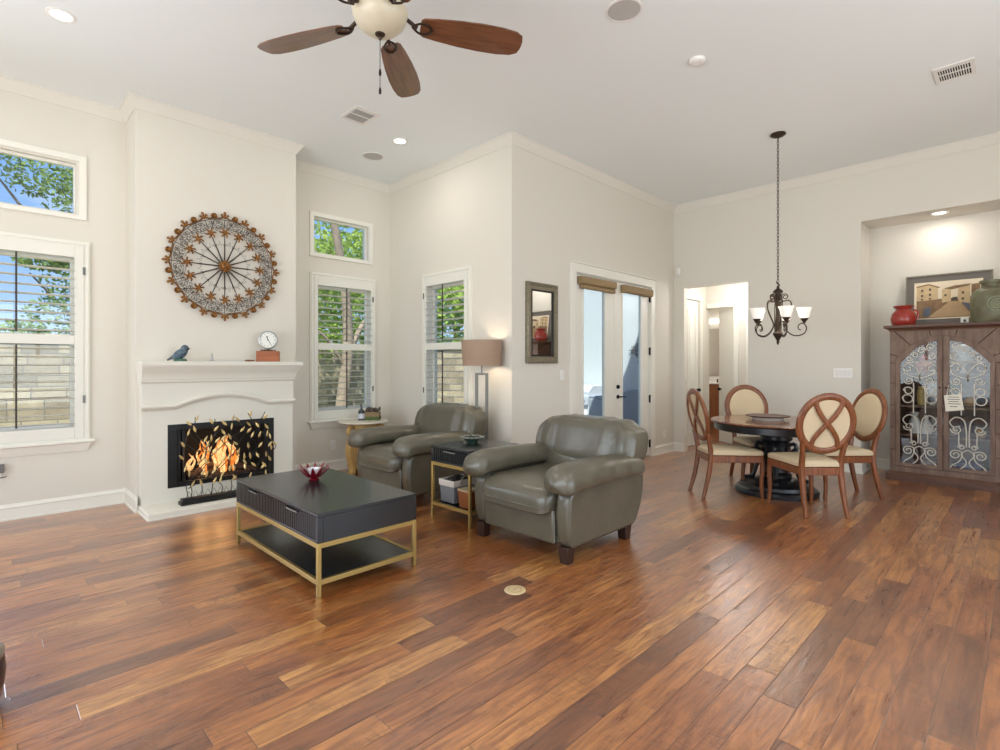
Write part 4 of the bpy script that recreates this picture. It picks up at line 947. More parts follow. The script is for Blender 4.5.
for k in range(5):
    a = math.radians(-73 + 72 * k); ca, sa = math.cos(a), math.sin(a)
    pt = lambda r, z: (r * ca, r * sa, zt + z)
    b = MB()
    P = [(.03, -.14), (.045, -.20), (.10, -.195), (.125, -.23), (.115, -.30), (.06, -.42), (.055, -.47), (.10, -.54), (.17, -.575), (.245, -.55), (.265, -.49), (.235, -.445), (.195, -.46), (.19, -.50), (.215, -.515)]
    pp = smooth_path([pt(*p) for p in P], 5); b.tube(pp, .0075, 6, radii=[.0085 - .003 * i / len(pp) for i in range(len(pp))])
    b.tube([pt(u, w) for u, w in spiral((.065, -.155), .036, .010, PI, -1.4, 18)], .006, 6)
    arm = b.build('arm', M['bronze'], cd)
    c = (.245 * ca, .245 * sa, zt - .445); MB().lathe([(0, 0), (.012, .002), (.018, .02), (.038, .045), (.042, .052), (0, .052)], c, 16).build('shade_holder', M['bronze'], arm)
    MB().lathe([(.036, .05), (.05, .075), (.062, .13), (.076, .165), (.073, .165), (.058, .13), (.046, .078), (.036, .055)], c, 24).build('glass_shade', M['chandglass'] if 'chandglass' in M else M.setdefault('chandglass', mat('seeded_glass', (250, 246, 238), .25, emit=(255, 246, 228), estr=.22, bump=.5, bscale=50)), arm)
    MB().ball((c[0], c[1], c[2] + .10), .022, .022, .034, 10, 8).build('bulb', emit_mat('bulb_chandelier', (255, 240, 214), 5) if k == 0 else bpy.data.materials['bulb_chandelier'], arm)
light('chandelier_light', 'POINT', (6.117, 1.887, CE + zt - .30), 12, (1, .9, .76), size=.22)

# ---------------------------------------------------------------- niche cabinet
cb = thing('curio_cabinet', 'weathered wood cabinet with two arched glass doors of cream iron scrollwork in the niche', 'cabinet', (7.71, .66, 0))
HW, BD = .485, .52        # half width, depth;  local: x back, y along the wall
KZ, TZ = .105, 1.755
AH, AS = .43, 1.42        # arch half width, spring height
def az(u): return AS + .265 * (1 - min(1, abs(u) / AH) ** 2.3)
b = MB(); b.box(.022, BD, -HW, -HW + .03, KZ, TZ); b.box(.022, BD, HW - .03, HW, KZ, TZ); b.box(BD - .02, BD, -HW + .03, HW - .03, KZ, TZ); b.box(.022, BD - .02, -HW + .03, HW - .03, KZ, KZ + .03); b.box(.022, BD - .02, -HW + .03, HW - .03, TZ - .03, TZ); b.build('body', M['cabdark'], cb)
inn = [(-AH, .165), (AH, .165)] + [(AH * math.cos(PI * i / 24) , 0) for i in range(25)]
inn = [(-AH, .165), (AH, .165)] + [(AH - 2 * AH * i / 24, az(AH - 2 * AH * i / 24)) for i in range(25)]
out = [(-HW, KZ), (HW, KZ)] + [(HW - 2 * HW * i / 24, TZ) for i in range(25)]
out[2] = (HW, TZ); b = MB(); b.frame(out, inn, 0, .022, 'yz'); b.build('face_frame', M['cabwood'], cb, smooth=False)
# grooves between the stone-like blocks of the face
b = MB()
for a in (20, 48, 76, 104, 132, 160):
    r = math.radians(a); u0 = AH * 1.02 * math.cos(r); z0 = az(u0) + .012; k = min((HW - abs(u0)) / max(.001, abs(math.cos(r))), (TZ - z0) / math.sin(r)); u1, z1 = u0 + math.cos(r) * k, z0 + math.sin(r) * k
    b.tube([(-.001, u0, z0), (-.001, u1, z1)], .0035, 4)
for z in (.36, .62, .88, 1.14, 1.38):
    for s in (-1, 1): b.tube([(-.001, s * (AH + .005), z), (-.001, s * HW, z)], .0035, 4)
b.build('face_grooves', M['dleg'], cb)
b = MB(); b.slab(-.045, BD + .02, -HW - .035, HW + .035, [(0, .0), (.075, .0), (.085, .008), (.098, .03), (.105, .034)]); b.build('plinth', M['cabdark'], cb, ang=25)
b = MB(); b.slab(-.055, BD + .03, -HW - .055, HW + .055, [(TZ - .005, .05), (TZ + .01, .045), (TZ + .02, .03), (TZ + .03, .012), (TZ + .034, .0), (TZ + .06, .0), (TZ + .065, .005)]); b.build('cornice_top', M['cabdark'], cb, ang=25)
CT = TZ + .065
for z in (.52, .86, 1.24): MB().box(.06, BD - .02, -HW + .03, HW - .03, z, z + .022).build('shelf', M['cabwood'], cb)
def scrollset(b, s):
    y = lambda u: s * u   # u from the meeting stile outwards (0.05..0.345)
    X = -.006; R = .0065
    def sp(u, z, r0, r1, a0, t):
        b.tube([(X, y(p), q) for p, q in spiral((u, z), r0, r1, a0, t, 20)], R, 5)
    def ln(P): b.tube([(X, y(u), z) for u, z in smooth_path_2d(P)], R, 5)
    sp(.105, 1.56, .045, .012, PI * 1.5, 1.3); sp(.10, 1.45, .040, .010, PI * .5, 1.3); sp(.19, 1.52, .04, .01, PI, -1.3); sp(.25, 1.47, .035, .01, 0, 1.3); sp(.30, 1.43, .03, .01, PI, 1.2)
    ln([(.06, 1.385), (.34, 1.385)])
    for m_ in (1, -1):
        c = .197; f = lambda d: c + .012 + m_ * d * 1.08
        A = 0 if m_ > 0 else PI
        ln([(f(.0), 1.17), (f(.005), 1.27), (f(.05), 1.345), (f(.10), 1.37), (f(.135), 1.33), (f(.11), 1.285), (f(.075), 1.30), (f(.08), 1.335)])
        ln([(f(.135), 1.33), (f(.12), 1.26), (f(.05), 1.22), (f(.0), 1.20)])
        sp(f(.09), 1.175, .045, .012, A, -m_ * 1.4); ln([(f(.05), 1.15), (f(.048), 1.05), (f(.05), .93)])
        sp(f(.095), 1.055, .045, .03, A, m_ * 1.1)
        sp(f(.10), .96, .05, .042, A, m_ * 1.05)
        ln([(f(.05), .93), (f(.05), .80)])
        ln([(f(.012), .45), (f(.012), .62), (f(.03), .74), (f(.09), .775), (f(.14), .72), (f(.11), .665), (f(.06), .68)])
        sp(f(.09), .64, .05, .014, A, -m_ * 1.4); ln([(f(.07), .60), (f(.068), .46)]); sp(f(.05), .445, .03, .01, A, m_ * 1.3)
        sp(f(.095), .36, .05, .014, PI / 2, -m_ * 1.3); ln([(f(.10), .41), (f(.045), .39), (f(.06), .30), (f(.12), .24), (f(.135), .20), (f(.09), .185), (f(.05), .215)])
        ln([(f(0), .42), (f(.05), .37), (f(.01), .28), (f(.06), .20)])
    ln([(.06, .182), (.34, .182)])
def smooth_path_2d(P): return [(p.x, p.y) for p in smooth_path([(u, z, 0) for u, z in P], 5)]
for s, lb in ((1, None), (-1, None)):
    o_ = [(s * .004, .17), (s * (AH - .003), .17)] + [(s * (AH - .003 - (AH - .007) * i / 16), az(AH - .003 - (AH - .007) * i / 16) - .004) for i in range(17)]
    w = .042
    def inz(u): return min(az(min(AH, u + .02)) - .058, az(0) - .07)
    i_ = [(s * (.004 + w), .17 + w), (s * (AH - w), .17 + w)] + [(s * (AH - w - (AH - w - .054) * i / 16), az(min(AH, (AH - w - (AH - w - .054) * i / 16) * 1.10)) - .055) for i in range(17)]
    b = MB(); b.frame(o_, i_, -.012, .012, 'yz'); d = b.build('door', M['cabwood'], cb, smooth=False)
    g = MB(); g.prism(i_, .006, .009, 'yz'); g.build('glass', M['cabglass'], d, smooth=False)
    g = MB(); scrollset(g, s); g.build('iron_scrollwork', M['iron'], d)
    g = MB(); g.ball((-.024, s * .028, 1.10), .010); g.cyl((-.02, s * .028, 1.10), .004, .012, 6, 'x'); g.build('knob', M['black'], d)
tg = thing('price_tag', 'cream paper tag hanging by a cord from the right cabinet door', 'tag', (7.68, .565, .96), 0)
b = MB(); b.prism([(-.085, -.10), (.07, -.125), (.085, .055), (-.06, .075)], -.001, .001, 'yz'); b.build('card', M['paper'], tg)
b = MB()
for i, (z, w0, w1) in enumerate(((.035, -.045, .05), (.01, -.05, .055), (-.015, -.04, .045), (-.04, -.055, .05), (-.07, -.03, .035))): b.box(-.0022, -.0012, w0, w1, z, z + .007)
b.build('writing', M['ink'], tg)
b = MB(); b.tube([(0, -.06, .07), (.0, .045, .17), (0, .06, .06)], .003, 5); b.build('cord', M['paper'], tg)
def vase(name, label, cat, loc, prof, m, group=None, n=24, part='body'):
    o = thing(name, label, cat, loc, 0, group); MB().lathe(prof, (0, 0, 0), n).build(part, m, o); return o
S1, S2, S3, S0 = 1.262, .882, .542, .135
cx = 7.95
g = 'ornaments inside the curio cabinet'
for nm, lb, ct, (dy, z), prof, m in (
    ('ceramic_figurine', 'pink ceramic figurine on the top shelf behind the left cabinet door', 'figurine', (.20, S1), [(0, 0), (.05, 0), (.06, .03), (.09, .08), (.06, .12), (.03, .14), (.045, .17), (.02, .21), (0, .22)], mat('pink_glaze', (190, 110, 104), .4)),
    ('lace_ornament', 'lacy white ornament on the top shelf behind the right cabinet door', 'ornament', (-.16, S1), [(0, 0), (.05, 0), (.02, .04), (.02, .08), (.09, .14), (.105, .24), (.09, .31), (0, .33)], mat('white_lace', (226, 226, 222), .6, var=.45, vscale=45)),
    ('candle_jar', 'tall amber candle jar on the second shelf behind the left cabinet door', 'jar', (.21, S2), [(0, 0), (.045, 0), (.05, .02), (.05, .17), (.035, .19), (.04, .22), (0, .22)], mat('amber_wax', (204, 176, 112), .4)),
    ('white_vase', 'white cut vase on the second shelf near the meeting of the cabinet doors', 'vase', (.10, S2), [(0, 0), (.05, 0), (.03, .04), (.06, .16), (.08, .28), (.07, .28), (0, .1)], mat('cut_white', (214, 220, 226), .3, var=.5, vscale=40)),
    ('round_shell', 'round tan shell on the second shelf behind the right cabinet door', 'shell', (-.21, S2 + .12), [(0, 0), (.06, .01), (.085, .05), (.07, .10), (.03, .12), (0, .125)], mat('tan_shell', (208, 168, 120), .5, var=.2, vscale=20)),
    ('blue_cup', 'blue cup on the second shelf behind the tag', 'cup', (-.15, S2), [(0, 0), (.04, 0), (.06, .04), (.065, .11), (.06, .11), (0, .05)], mat('blue_cup', (60, 74, 120), .3)),
    ('blue_cup', 'navy cup on the second shelf at the right of the cabinet', 'cup', (-.285, S2), [(0, 0), (.04, 0), (.055, .04), (.06, .10), (.055, .10), (0, .05)], mat('navy_cup', (34, 40, 72), .3)),
    ('white_pitcher', 'tall white pitcher on the lower shelf behind the left cabinet door', 'pitcher', (.28, S3), [(0, 0), (.055, 0), (.06, .05), (.05, .14), (.03, .2), (.05, .25), (.045, .25), (0, .15)], M['white']),
    ('white_pitcher', 'white bottle vase right of the tall pitcher on the lower shelf', 'vase', (.17, S3), [(0, 0), (.05, 0), (.055, .05), (.045, .12), (.02, .17), (.022, .22), (0, .22)], M['white']),
    ('glass_goblet', 'pale glass goblet on a wooden foot beside the meeting stiles of the cabinet', 'goblet', (.065, S3), [(0, 0), (.05, 0), (.05, .02), (.015, .05), (.02, .09), (.06, .14), (.065, .20), (.06, .20), (0, .12)], mat('goblet_glass', (176, 182, 186), .2)),
    ('shell_ornament', 'pinkish patterned shell ornament at the left of the lower right shelf', 'ornament', (-.075, S3 + .08), [(0, 0), (.04, .01), (.05, .05), (.04, .09), (0, .10)], mat('pink_shell', (190, 162, 150), .6, var=.5, vscale=40)),
    ('woven_basket', 'speckled pink woven basket at the bottom behind the left cabinet door', 'basket', (.17, S0), [(0, 0), (.09, 0), (.12, .06), (.125, .12), (.11, .12), (0, .05)], mat('speckled_weave', (150, 118, 112), .8, var=.55, vscale=45)),
    ('blue_bowl', 'deep blue bowl at the bottom behind the right cabinet door', 'bowl', (-.20, S0), [(0, 0), (.06, 0), (.12, .05), (.14, .12), (.13, .12), (0, .04)], mat('cobalt_glaze', (44, 46, 112), .25)),
    ('stone_figure', 'dark stone figure on the lower shelf behind the right cabinet door', 'figurine', (-.19, S3), [(0, 0), (.08, 0), (.09, .05), (.05, .12), (.06, .18), (.03, .22), (0, .23)], mat('dark_stone', (74, 66, 62), .7, var=.4, vscale=20)),
    ('yellow_dish', 'small yellow ornament at the right end of the lower shelf', 'ornament', (-.30, S3), [(0, 0), (.04, 0), (.06, .03), (.03, .08), (0, .10)], mat('yellow_glaze', (206, 152, 48), .4)),
    ('green_vase', 'dark green vase behind the tag in the right half of the cabinet', 'vase', (-.07, S2), [(0, 0), (.05, 0), (.06, .08), (.04, .16), (.02, .22), (.03, .25), (0, .25)], mat('bottle_green', (62, 84, 54), .4))):
    zz = z
    o = vase(nm, lb, ct, (cx if nm not in ('round_shell', 'shell_ornament') else cx, .66 + dy, zz if nm not in ('round_shell', 'shell_ornament') else {'round_shell': S2, 'shell_ornament': S3}[nm]), prof, m, None)
light('cabinet_fill', 'AREA', (7.98, .66, 1.715), .8, (1, .93, .82), size=.2, size_y=.7)  # added fill without a fixture, brightens the ornaments on the shelves

# on top of the cabinet
rp = vase('red_vase', 'squat red glazed vase with a pinched rim at the left of the cabinet top', 'vase', (7.93, 1.045, CT), [(0, 0), (.09, 0), (.118, .03), (.128, .09), (.115, .15), (.08, .19), (.072, .205), (.10, .235), (.105, .245), (.09, .242), (.06, .205), (0, .19)], M['redpot'])
MB().tube(smooth_path([(-.02, -.10, .19), (-.02, -.135, .17), (-.02, -.14, .12), (-.02, -.125, .07)], 5), .012, 8).build('handle', M['redpot'], rp)
gp = vase('green_jar', 'large weathered green jar at the right of the cabinet top', 'jar', (7.93, .275, CT), [(0, 0), (.15, 0), (.165, .02), (.172, .10), (.172, .27), (.16, .33), (.12, .375), (.085, .39), (.08, .40), (.08, .435), (.095, .44), (.098, .465), (.085, .47), (.07, .46), (0, .39)], M['greenpot'], n=36)
b = MB()
for r in (.075, .05): b.tube([(-.1745 + .3 * (r * math.sin(a)) ** 2 * 2.9, r * math.sin(a), .20 + r * math.cos(a)) for a in [2 * PI * i / 32 for i in range(32)]], .0045, 5, True)
for k in range(7): a = k * 2 * PI / 7; b.tube([(-.174, .012 * math.sin(a), .20 + .012 * math.cos(a)), (-.171, .042 * math.sin(a), .20 + .042 * math.cos(a))], .004, 5)
o = b.build('embossed_emblem', mat('green_emboss', (150, 158, 122), .5), gp); o.rotation_euler = (0, 0, math.radians(18))
# framed street picture leaning on the niche wall
pf = thing('framed_picture', 'grey framed sepia picture of an old street leaning behind the vases', 'picture', (8.19, .665, CT)); pf.rotation_euler = (0, math.radians(8), 0)
fw, fh = .40, .64
b = MB(); b.frame(rect(-fw, fw, 0, fh), rect(-fw + .015, fw - .015, .015, fh - .015), -.012, .018, 'yz'); b.build('frame', M['pewterframe'], pf)
MB().box(-.002, .006, -fw + .012, fw - .012, .012, fh - .012).build('mat_board', mat('grey_mat', (112, 106, 98), .8), pf, smooth=False)
b = MB(); pmats = [mat('sepia_sky', (232, 216, 188), .7), mat('sepia_house', (216, 188, 144), .7, var=.2, vscale=20), mat('sepia_dark', (92, 78, 64), .7), mat('sepia_road', (190, 158, 118), .7, var=.12, vscale=12), mat('sepia_brown', (150, 118, 84), .7, var=.35, vscale=18), mat('sepia_blue', (96, 104, 116), .7)]
# y positive is to the left in the photo
def py(u): return .315 - u * .63      # u 0..1 left to right
def pz(w): return .09 + w * .46
def pol(k, layer, P): b.cur = k; x = -.0030 - layer * .0006; b.rings([[(x, py(u), pz(w)) for u, w in P], [(x - .0005, py(u), pz(w)) for u, w in P]])
pol(0, 0, [(0, 0), (1, 0), (1, 1), (0, 1)])
pol(4, 1, [(.04, .03), (.96, .03), (.96, .55), (.04, .52)])
pol(1, 2, [(.04, .5), (.36, .52), (.36, .85), (.22, .93), (.04, .9)]); pol(1, 2, [(.42, .42), (.55, .45), (.55, .8), (.42, .78)]); pol(1, 2, [(.64, .4), (.82, .35), (.82, .86), (.66, .84)])
pol(4, 3, [(.03, .9), (.22, .955), (.40, .84), (.36, .83), (.22, .92), (.04, .87)]); pol(4, 2, [(.84, .25), (.96, .22), (.96, .88), (.84, .86)]); pol(4, 3, [(.44, .8), (.6, .86), (.84, .88), (.8, .83), (.56, .76)])
pol(3, 3, [(.22, .05), (.86, .05), (.66, .46), (.54, .46)]); pol(5, 4, [(.70, .42), (.96, .30), (.96, .05), (.88, .05)]); pol(2, 4, [(.55, .45), (.66, .45), (.64, .56), (.57, .55)])
for (u, w, s_) in ((.12, .78, 1), (.24, .8, 1), (.12, .64, 1), (.24, .66, 1), (.12, .54, .7), (.24, .55, .7), (.72, .66, 1), (.72, .5, 1), (.47, .62, .8)): pol(2, 5, [(u - .015, w - .035 * s_), (u + .018, w - .035 * s_), (u + .018, w + .03 * s_), (u - .015, w + .03 * s_)])
pol(5, 5, [(.14, .08), (.24, .08), (.26, .32), (.16, .30)]); pol(4, 5, [(.33, .25), (.42, .28), (.44, .42), (.34, .44)]); pol(2, 5, [(.9, .5), (.93, .5), (.93, .7), (.9, .7)])
b.build('picture', pmats, pf, smooth=False)
wc = thing('small_card', 'small white card with a dark figure standing against the picture', 'card', (8.06, .50, CT)); wc.rotation_euler = (0, math.radians(10), 0)
MB().box(0, .002, -.035, .035, 0, .085).build('card', M['white'], wc, smooth=False)
b = MB(); b.box(-.001, .0005, -.012, .010, .03, .06); b.build('print', M['ink'], wc)

# ---------------------------------------------------------------- ceiling: fan, lights, speakers, vents
fn = thing('ceiling_fan', 'five blade walnut ceiling fan with a cream glass bowl light', 'ceiling fan', (1.71, 2.72, CE))
b = MB(); b.lathe([(0, 0), (.08, 0), (.082, -.02), (.06, -.05), (.03, -.06), (.016, -.07), (.016, -.16), (.05, -.175), (.12, -.20), (.135, -.24), (.135, -.31), (.11, -.345), (.06, -.36), (0, -.36)], (0, 0, 0), 32); b.build('motor_housing', M['bronze'], fn, ang=30)
FZ = -.37
b = MB(); b.lathe([(0, FZ - .145), (.05, FZ - .140), (.10, FZ - .118), (.145, FZ - .075), (.162, FZ - .03), (.165, FZ - .008), (.158, FZ + .008), (.10, FZ + .02), (0, FZ + .025)], (0, 0, 0), 36); b.build('light_bowl', M['frost'], fn)
b = MB(); b.lathe([(0, FZ - .18), (.006, FZ - .178), (.012, FZ - .165), (.008, FZ - .158), (.028, FZ - .15), (.03, FZ - .142), (.02, FZ - .136), (0, FZ - .136)], (0, 0, 0), 16); b.build('bowl_finial', M['bronze'], fn)
b = MB(); b.tube([(0, -.0, FZ - .17), (0, 0, FZ - .47)], .0022, 5)
for k in range(10): pass
ch_ = b.build('pull_chain', M['bronze'], fn)
for z in (FZ - .37, FZ - .48): MB().lathe([(0, -.022), (.007, -.018), (.008, .0), (.005, .018), (0, .022)], (0, 0, z), 10).build('pull_knob', M['black'], ch_)
aim = math.atan2(1, 1)
for k in range(5):
    a = aim + math.radians(-2 + 72 * k)
    # blade, local x outwards
    outl = []; 
    for x, w in ((.24, .050), (.26, .066), (.34, .080), (.48, .096), (.62, .104), (.74, .102), (.83, .090), (.872, .066), (.882, .03), (.884, 0)): outl.append((x, w))
    poly = [(x, w) for x, w in outl] + [(x, -w) for x, w in outl[-2::-1]]
    tilt = math.radians(-12)
    b = MB(); b.rings([[(x, y * math.cos(tilt), y * math.sin(tilt) + dz) for x, y in poly] for dz in (-.004, .004)])
    bl = b.build('blade', M['walnut'], fn, ang=30); bl.location = (0, 0, FZ - .06); bl.rotation_euler = (0, 0, a)
    b = MB(); b.tube([(.10, 0, .10), (.16, 0, .03), (.22, 0, -.008)], .012, 8)
    for s in (-1, 1): b.tube(smooth_path([(.19, 0, -.006), (.235, s * .035, -.009 + s * .035 * math.sin(tilt)), (.285, s * .03, -.010 + s * .03 * math.sin(tilt)), (.31, 0, -.010)], 5), .007, 6)
    b.build('blade_bracket', M['bronze'], bl)

def downlight(label, x, y, z, e=18, ry=0):
    o = thing('recessed_light', label, 'ceiling light', (x, y, z), group='round recessed ceiling lights')
    MB().lathe([(.062, -.0), (.085, -.0), (.086, -.004), (.07, -.008), (.062, -.004)], (0, 0, 0), 28).build('trim_ring', M['white'], o)
    MB().lathe([(0, -.002), (.064, -.002), (.064, -.0005), (0, -.0005)], (0, 0, 0), 28).build('lamp', M['lampglow'], o)
    light('recessed_and_added_beam', 'AREA', (x, y, z - .012), e * .14, (1, .95, .87), (0, 0, 0), .11)
    return o
downlight('recessed ceiling light at the upper left corner of the photo', .437, 4.842, CE, 40)
downlight('recessed ceiling light near the corner window, beside a ceiling speaker', 3.342, 4.912, CE, 40)
downlight('recessed light in the niche ceiling above the cabinet', 8.02, .72, NZ, 22)
for x, y in ((1.0, .2), (4.2, .2), (4.6, -1.6), (-1.2, 2.4)): light('recessed_and_added_beam', 'SPOT', (x, y, CE - .03), 40, (1, .95, .87), (0, 0, 0), .06, spot=math.radians(130))  # added spots out of view, no fixtures, lifting the room's brightness
light('hall_light', 'POINT', (8.4, 3.2, 2.5), 15, (.98, .98, 1), size=.12)
light('bathroom_light', 'POINT', (10.6, 4.2, 2.4), 30, (1, .96, .9), size=.15)
def spk(label, x, y, r):
    o = thing('ceiling_speaker', label, 'speaker', (x, y, CE), group='round ceiling speakers')
    MB().lathe([(r - .012, -.0), (r, 0), (r, -.006), (r - .012, -.008)], (0, 0, 0), 36).build('rim', M['vent'], o)
    MB().lathe([(0, -.005), (r - .012, -.004), (r - .012, -.001), (0, -.001)], (0, 0, 0), 36).build('grille', M['spk'], o)
spk('large round ceiling speaker near the top middle of the photo', 3.215, 1.989, .125)
spk('small round ceiling speaker near the recessed light in the corner', 3.356, 5.492, .125)
def ventil(label, x0, x1, y0, y1, along):
    o = thing('ceiling_vent', label, 'air vent', ((x0 + x1) / 2, (y0 + y1) / 2, CE), group='white ceiling air vents'); a, c = (x1 - x0) / 2, (y1 - y0) / 2
    b = MB(); b.frame(rect(-a, a, -c, c), rect(-a + .03, a - .03, -c + .03, c - .03), -.010, 0, 'xy'); b.build('frame', M['vent'], o, bevel=.002)
    MB().box(-a + .03, a - .03, -c + .03, c - .03, -.001, 0).build('duct_shade', M['soot_shade'], o, smooth=False)  # flat dark sheet, its colour stands in for shade inside the vent
    L = MB(); n = 12
    if along == 'y':
        for k in range(n): x = -a + .035 + (2 * a - .07) * (k + .5) / n; L.box(x - .0045, x + .0025, -c + .03, c - .03, -.0065, -.0055)
        L.box(-a + .03, a - .03, -.008, .008, -.009, -.005); L.box(-a + .03, a - .03, -c + .03, -c + .06, -.009, -.005)
    else:
        for k in range(n): y = -c + .035 + (2 * c - .07) * (k + .5) / n; L.box(-a + .03, a - .03, y - .0025, y + .0045, -.0065, -.0055)
        L.box(-.008, .008, -c + .03, c - .03, -.009, -.005); L.box(-a + .03, -a + .06, -c + .03, c - .03, -.009, -.005)
    L.build('slats', M['vent'], o, smooth=False)
ventil('white ceiling air vent between the fan and the corner window', 2.585, 2.85, 4.52, 4.85, 'y')
ventil('white ceiling air vent at the upper right of the photo', 5.70, 6.02, .295, .56, 'x')
sd = thing('smoke_detector', 'round white smoke detector on the ceiling right of the large speaker', 'smoke detector', (4.164, 1.895, CE))
MB().lathe([(0, -.03), (.045, -.03), (.06, -.02), (.065, 0), (0, 0)], (0, 0, 0), 28).build('body', M['white'], sd)
MB().lathe([(.028, -.0305), (.034, -.0305), (.034, -.029), (.028, -.029)], (0, 0, 0), 20).build('ring', M['vent'], sd)

# ---------------------------------------------------------------- floor outlet, things at the left edge
fo = thing('floor_outlet', 'round brass outlet cover set in the floor in front of the nearer armchair', 'floor outlet', (2.307, 2.179, 0))
MB().lathe([(0, .005), (.055, .005), (.064, .003), (.066, 0), (0, 0)], (0, 0, 0), 32).build('cover', mat('pale_brass', (214, 190, 146), .5, .2), fo)
b = MB(); b.box(-.02, .02, -.003, .003, .005, .006); b.lathe([(.038, .005), (.041, .006), (.044, .005)], (0, 0, 0), 28); b.build('lid_ring', mat('dull_brass', (186, 160, 114), .5, .2), fo)
fl = thing('footstool', 'dark turned wooden footstool with a metal rim at the bottom left edge', 'footstool', (-.095, 2.92, 0))
MB().lathe([(0, 0), (.15, 0), (.17, .02), (.183, .09), (0, .09)], (0, 0, 0), 32).build('base', M['cherry'], fl)
MB().lathe([(0, .09), (.184, .09), (.188, .14), (.184, .19), (.178, .20), (0, .20)], (0, 0, 0), 32).build('body', mat('dark_plum_wood', (52, 36, 40), .3), fl)
MB().lathe([(.16, .20), (.182, .20), (.184, .22), (.172, .235), (.15, .235)], (0, 0, 0), 32).build('rim', M['steel'], fl)

# ---------------------------------------------------------------- patio and bathroom seen through the openings
gr = thing('barbecue_grill', 'pale steel grill with a lid handle and knobs seen through the left glazed door', 'grill', (7.95, 5.58, -.08))
b = MB(); b.box(-.25, .35, -.10, .62, 0, .72); b.build('cart', M['steelg'], gr, bevel=.01)
b = MB(); b.box(-.29, -.25, -.10, .62, .72, .88); b.box(-.25, .35, -.10, .62, .72, .80); b.build('control_panel', M['steelg'], gr, bevel=.005)
b = MB(); b.prism([(-.26, .80), (-.25, .96), (-.12, 1.06), (.15, 1.06), (.32, .98), (.33, .80)], -.10, .62, 'xz'); b.build('lid', M['steelg'], gr, bevel=.01)
b = MB(); b.tube([(-.30, .0, .92), (-.30, .52, .92)], .014, 8); b.box(-.30, -.24, .02, .04, .91, .93); b.box(-.30, -.24, .48, .50, .91, .93); b.build('lid_handle', M['chrome'], gr)
for y in (-.02, .13, .30, .46):
    MB().cyl((-.33, y, .80), .028, .04, 12, 'x').build('knob', M['greyplastic'], gr)
b = MB(); b.box(-.256, -.25, -.06, .25, .08, .66); b.box(-.256, -.25, .27, .58, .08, .66); b.build('cart_door', M['white'], gr, bevel=.004)
b = MB(); b.box(-.24, .3, -.46, -.10, .84, .89); b.box(-.26, .3, -.46, -.10, 0.0, .84); b.build('side_shelf_cover', M['greyplastic'], gr, bevel=.02)
pc = thing('patio_chair', 'grey patio seat with a rounded back seen through the right glazed door', 'patio chair', (7.55, 4.62, -.08))
b = MB(); P = [(-.42 , 0), (.42, 0)] + [(.42 * math.cos(PI * i / 20), .62 + .42 * math.sin(PI * i / 20) * .95) for i in range(21)]
b.prism(P, .22, .30, 'yz'); b.build('backrest', M['greyplastic'], pc, bevel=.02)
b = MB(); b.superell((-.05, 0, .40), (.30, .38, .07), .4, .3, 28, 10); b.build('seat', M['greyplastic'], pc)
b = MB(); b.box(-.30, .2, -.36, .36, 0.05, .34); b.build('base', M['greyplastic'], pc, bevel=.02)
for x in (-.26, .16):
    for y in (-.32, .32): MB().cyl((x, y, 0), .025, .06, 10).build('leg', M['black'], pc)
wo = thing('wall_ornament', 'dark scrolled iron cross hanging on the white patio wall', 'wall art', (8.40, 4.83, 1.62), -PI / 2)
b = MB()
for k in range(4):
    a = k * PI / 2
    b.tube([(0, -.01, 0), (.30 * math.sin(a) * .85, -.01, .30 * math.cos(a))], .010, 6)
    for s in (-1, 1):
        for d, r in ((.10, .055), (.20, .04)):
            px_, pz_ = d * math.sin(a) * .9 + s * r * math.cos(a), d * math.cos(a) - s * r * math.sin(a)
            b.tube([(u, -.01, w) for u, w in spiral((px_, pz_), r * .9, .012, a, s * 1.3, 14)], .007, 5)
b.tube([(.13 * math.cos(a), -.01, .13 * math.sin(a)) for a in [2 * PI * i / 24 for i in range(24)]], .007, 5, True)
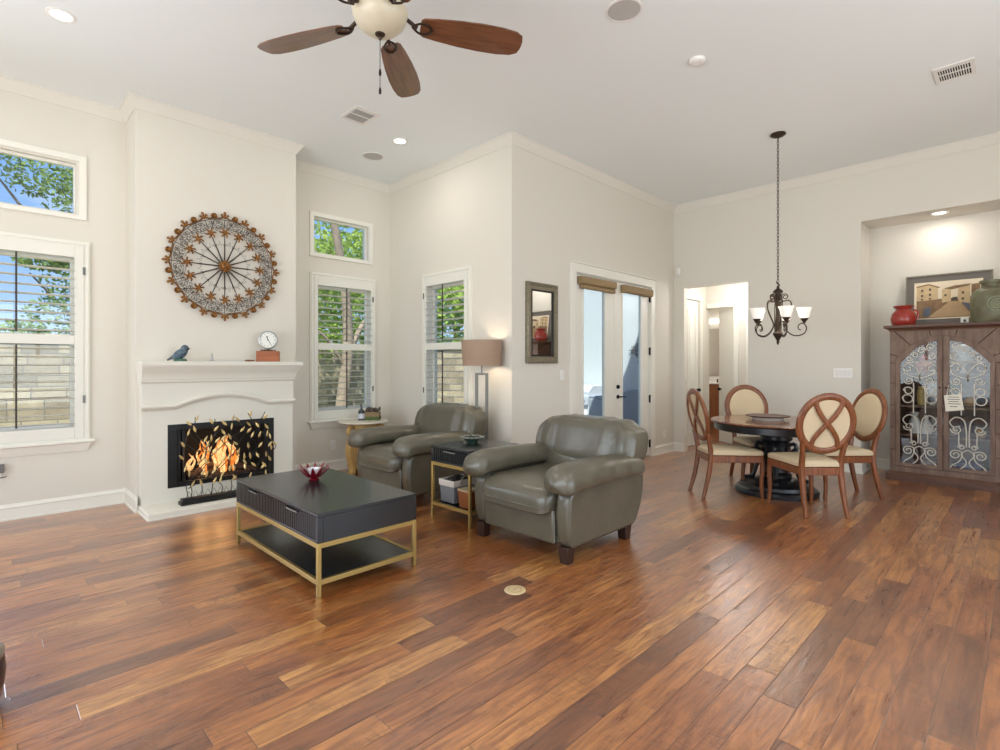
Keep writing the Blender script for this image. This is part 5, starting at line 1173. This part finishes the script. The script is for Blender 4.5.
b.build('ironwork', mat('grey_iron', (84, 92, 92), .7), wo)
vn = thing('bathroom_vanity', 'brown wood vanity with a white top seen through the bathroom door', 'vanity', (11.2, 4.72, 0), math.radians(0))
b = MB(); b.box(0, .55, -.7, .7, .08, .94); b.build('cabinet', wood_material('vanity_wood', (128, 78, 46), (160, 102, 64), .5, 2, 3), vn)
for k in range(3):
    y0 = -.68 + k * .46; d = MB(); d.box(-.02, 0, y0, y0 + .44, .12, .66); fr_ = MB(); dd = d.build('door', bpy.data.materials['vanity_wood'], vn, bevel=.004)
    e = MB(); e.frame(rect(y0 + .06, y0 + .38, .19, .60), rect(y0 + .09, y0 + .35, .22, .57), -.026, -.019, 'yz'); e.build('panel', bpy.data.materials['vanity_wood'], dd)
    d = MB(); d.box(-.02, 0, y0, y0 + .44, .70, .90); d.build('drawer', bpy.data.materials['vanity_wood'], vn, bevel=.004)
MB().box(-.03, .57, -.72, .72, .94, .975).build('countertop', M['white'], vn, bevel=.004)
b = MB(); b.box(.55, .57, -.72, .72, .975, 1.08); b.build('backsplash', M['white'], vn)
fc = thing('faucet', 'dark curved faucet on the white bathroom counter', 'faucet', (11.3, 4.60, .975))
MB().tube(smooth_path([(.0, 0, 0), (0, 0, .12), (-.03, 0, .18), (-.09, 0, .17), (-.11, 0, .12)], 5), .012, 8).build('spout', M['bronze'], fc)
for s in (-1, 1): MB().lathe([(.018, 0), (.02, .01), (.012, .05), (.022, .07), (0, .075)], (0, s * .09, 0), 12).build('handle', M['bronze'], fc)
bm_ = thing('bathroom_mirror', 'frameless bathroom mirror above the vanity', 'mirror', (12.39, 4.9, 1.1))
MB().box(-.006, 0, -1.2, 1.0, 0, 1.1).build('glass', M['mirror'], bm_, smooth=False)
bl_ = thing('vanity_light', 'white bar light above the bathroom mirror', 'wall light', (12.39, 4.9, 2.38))
MB().box(-.10, 0, -.45, .45, -.05, .05).build('diffuser', emit_mat('vanity_glow', (255, 250, 240), 2.5), bl_, bevel=.01)
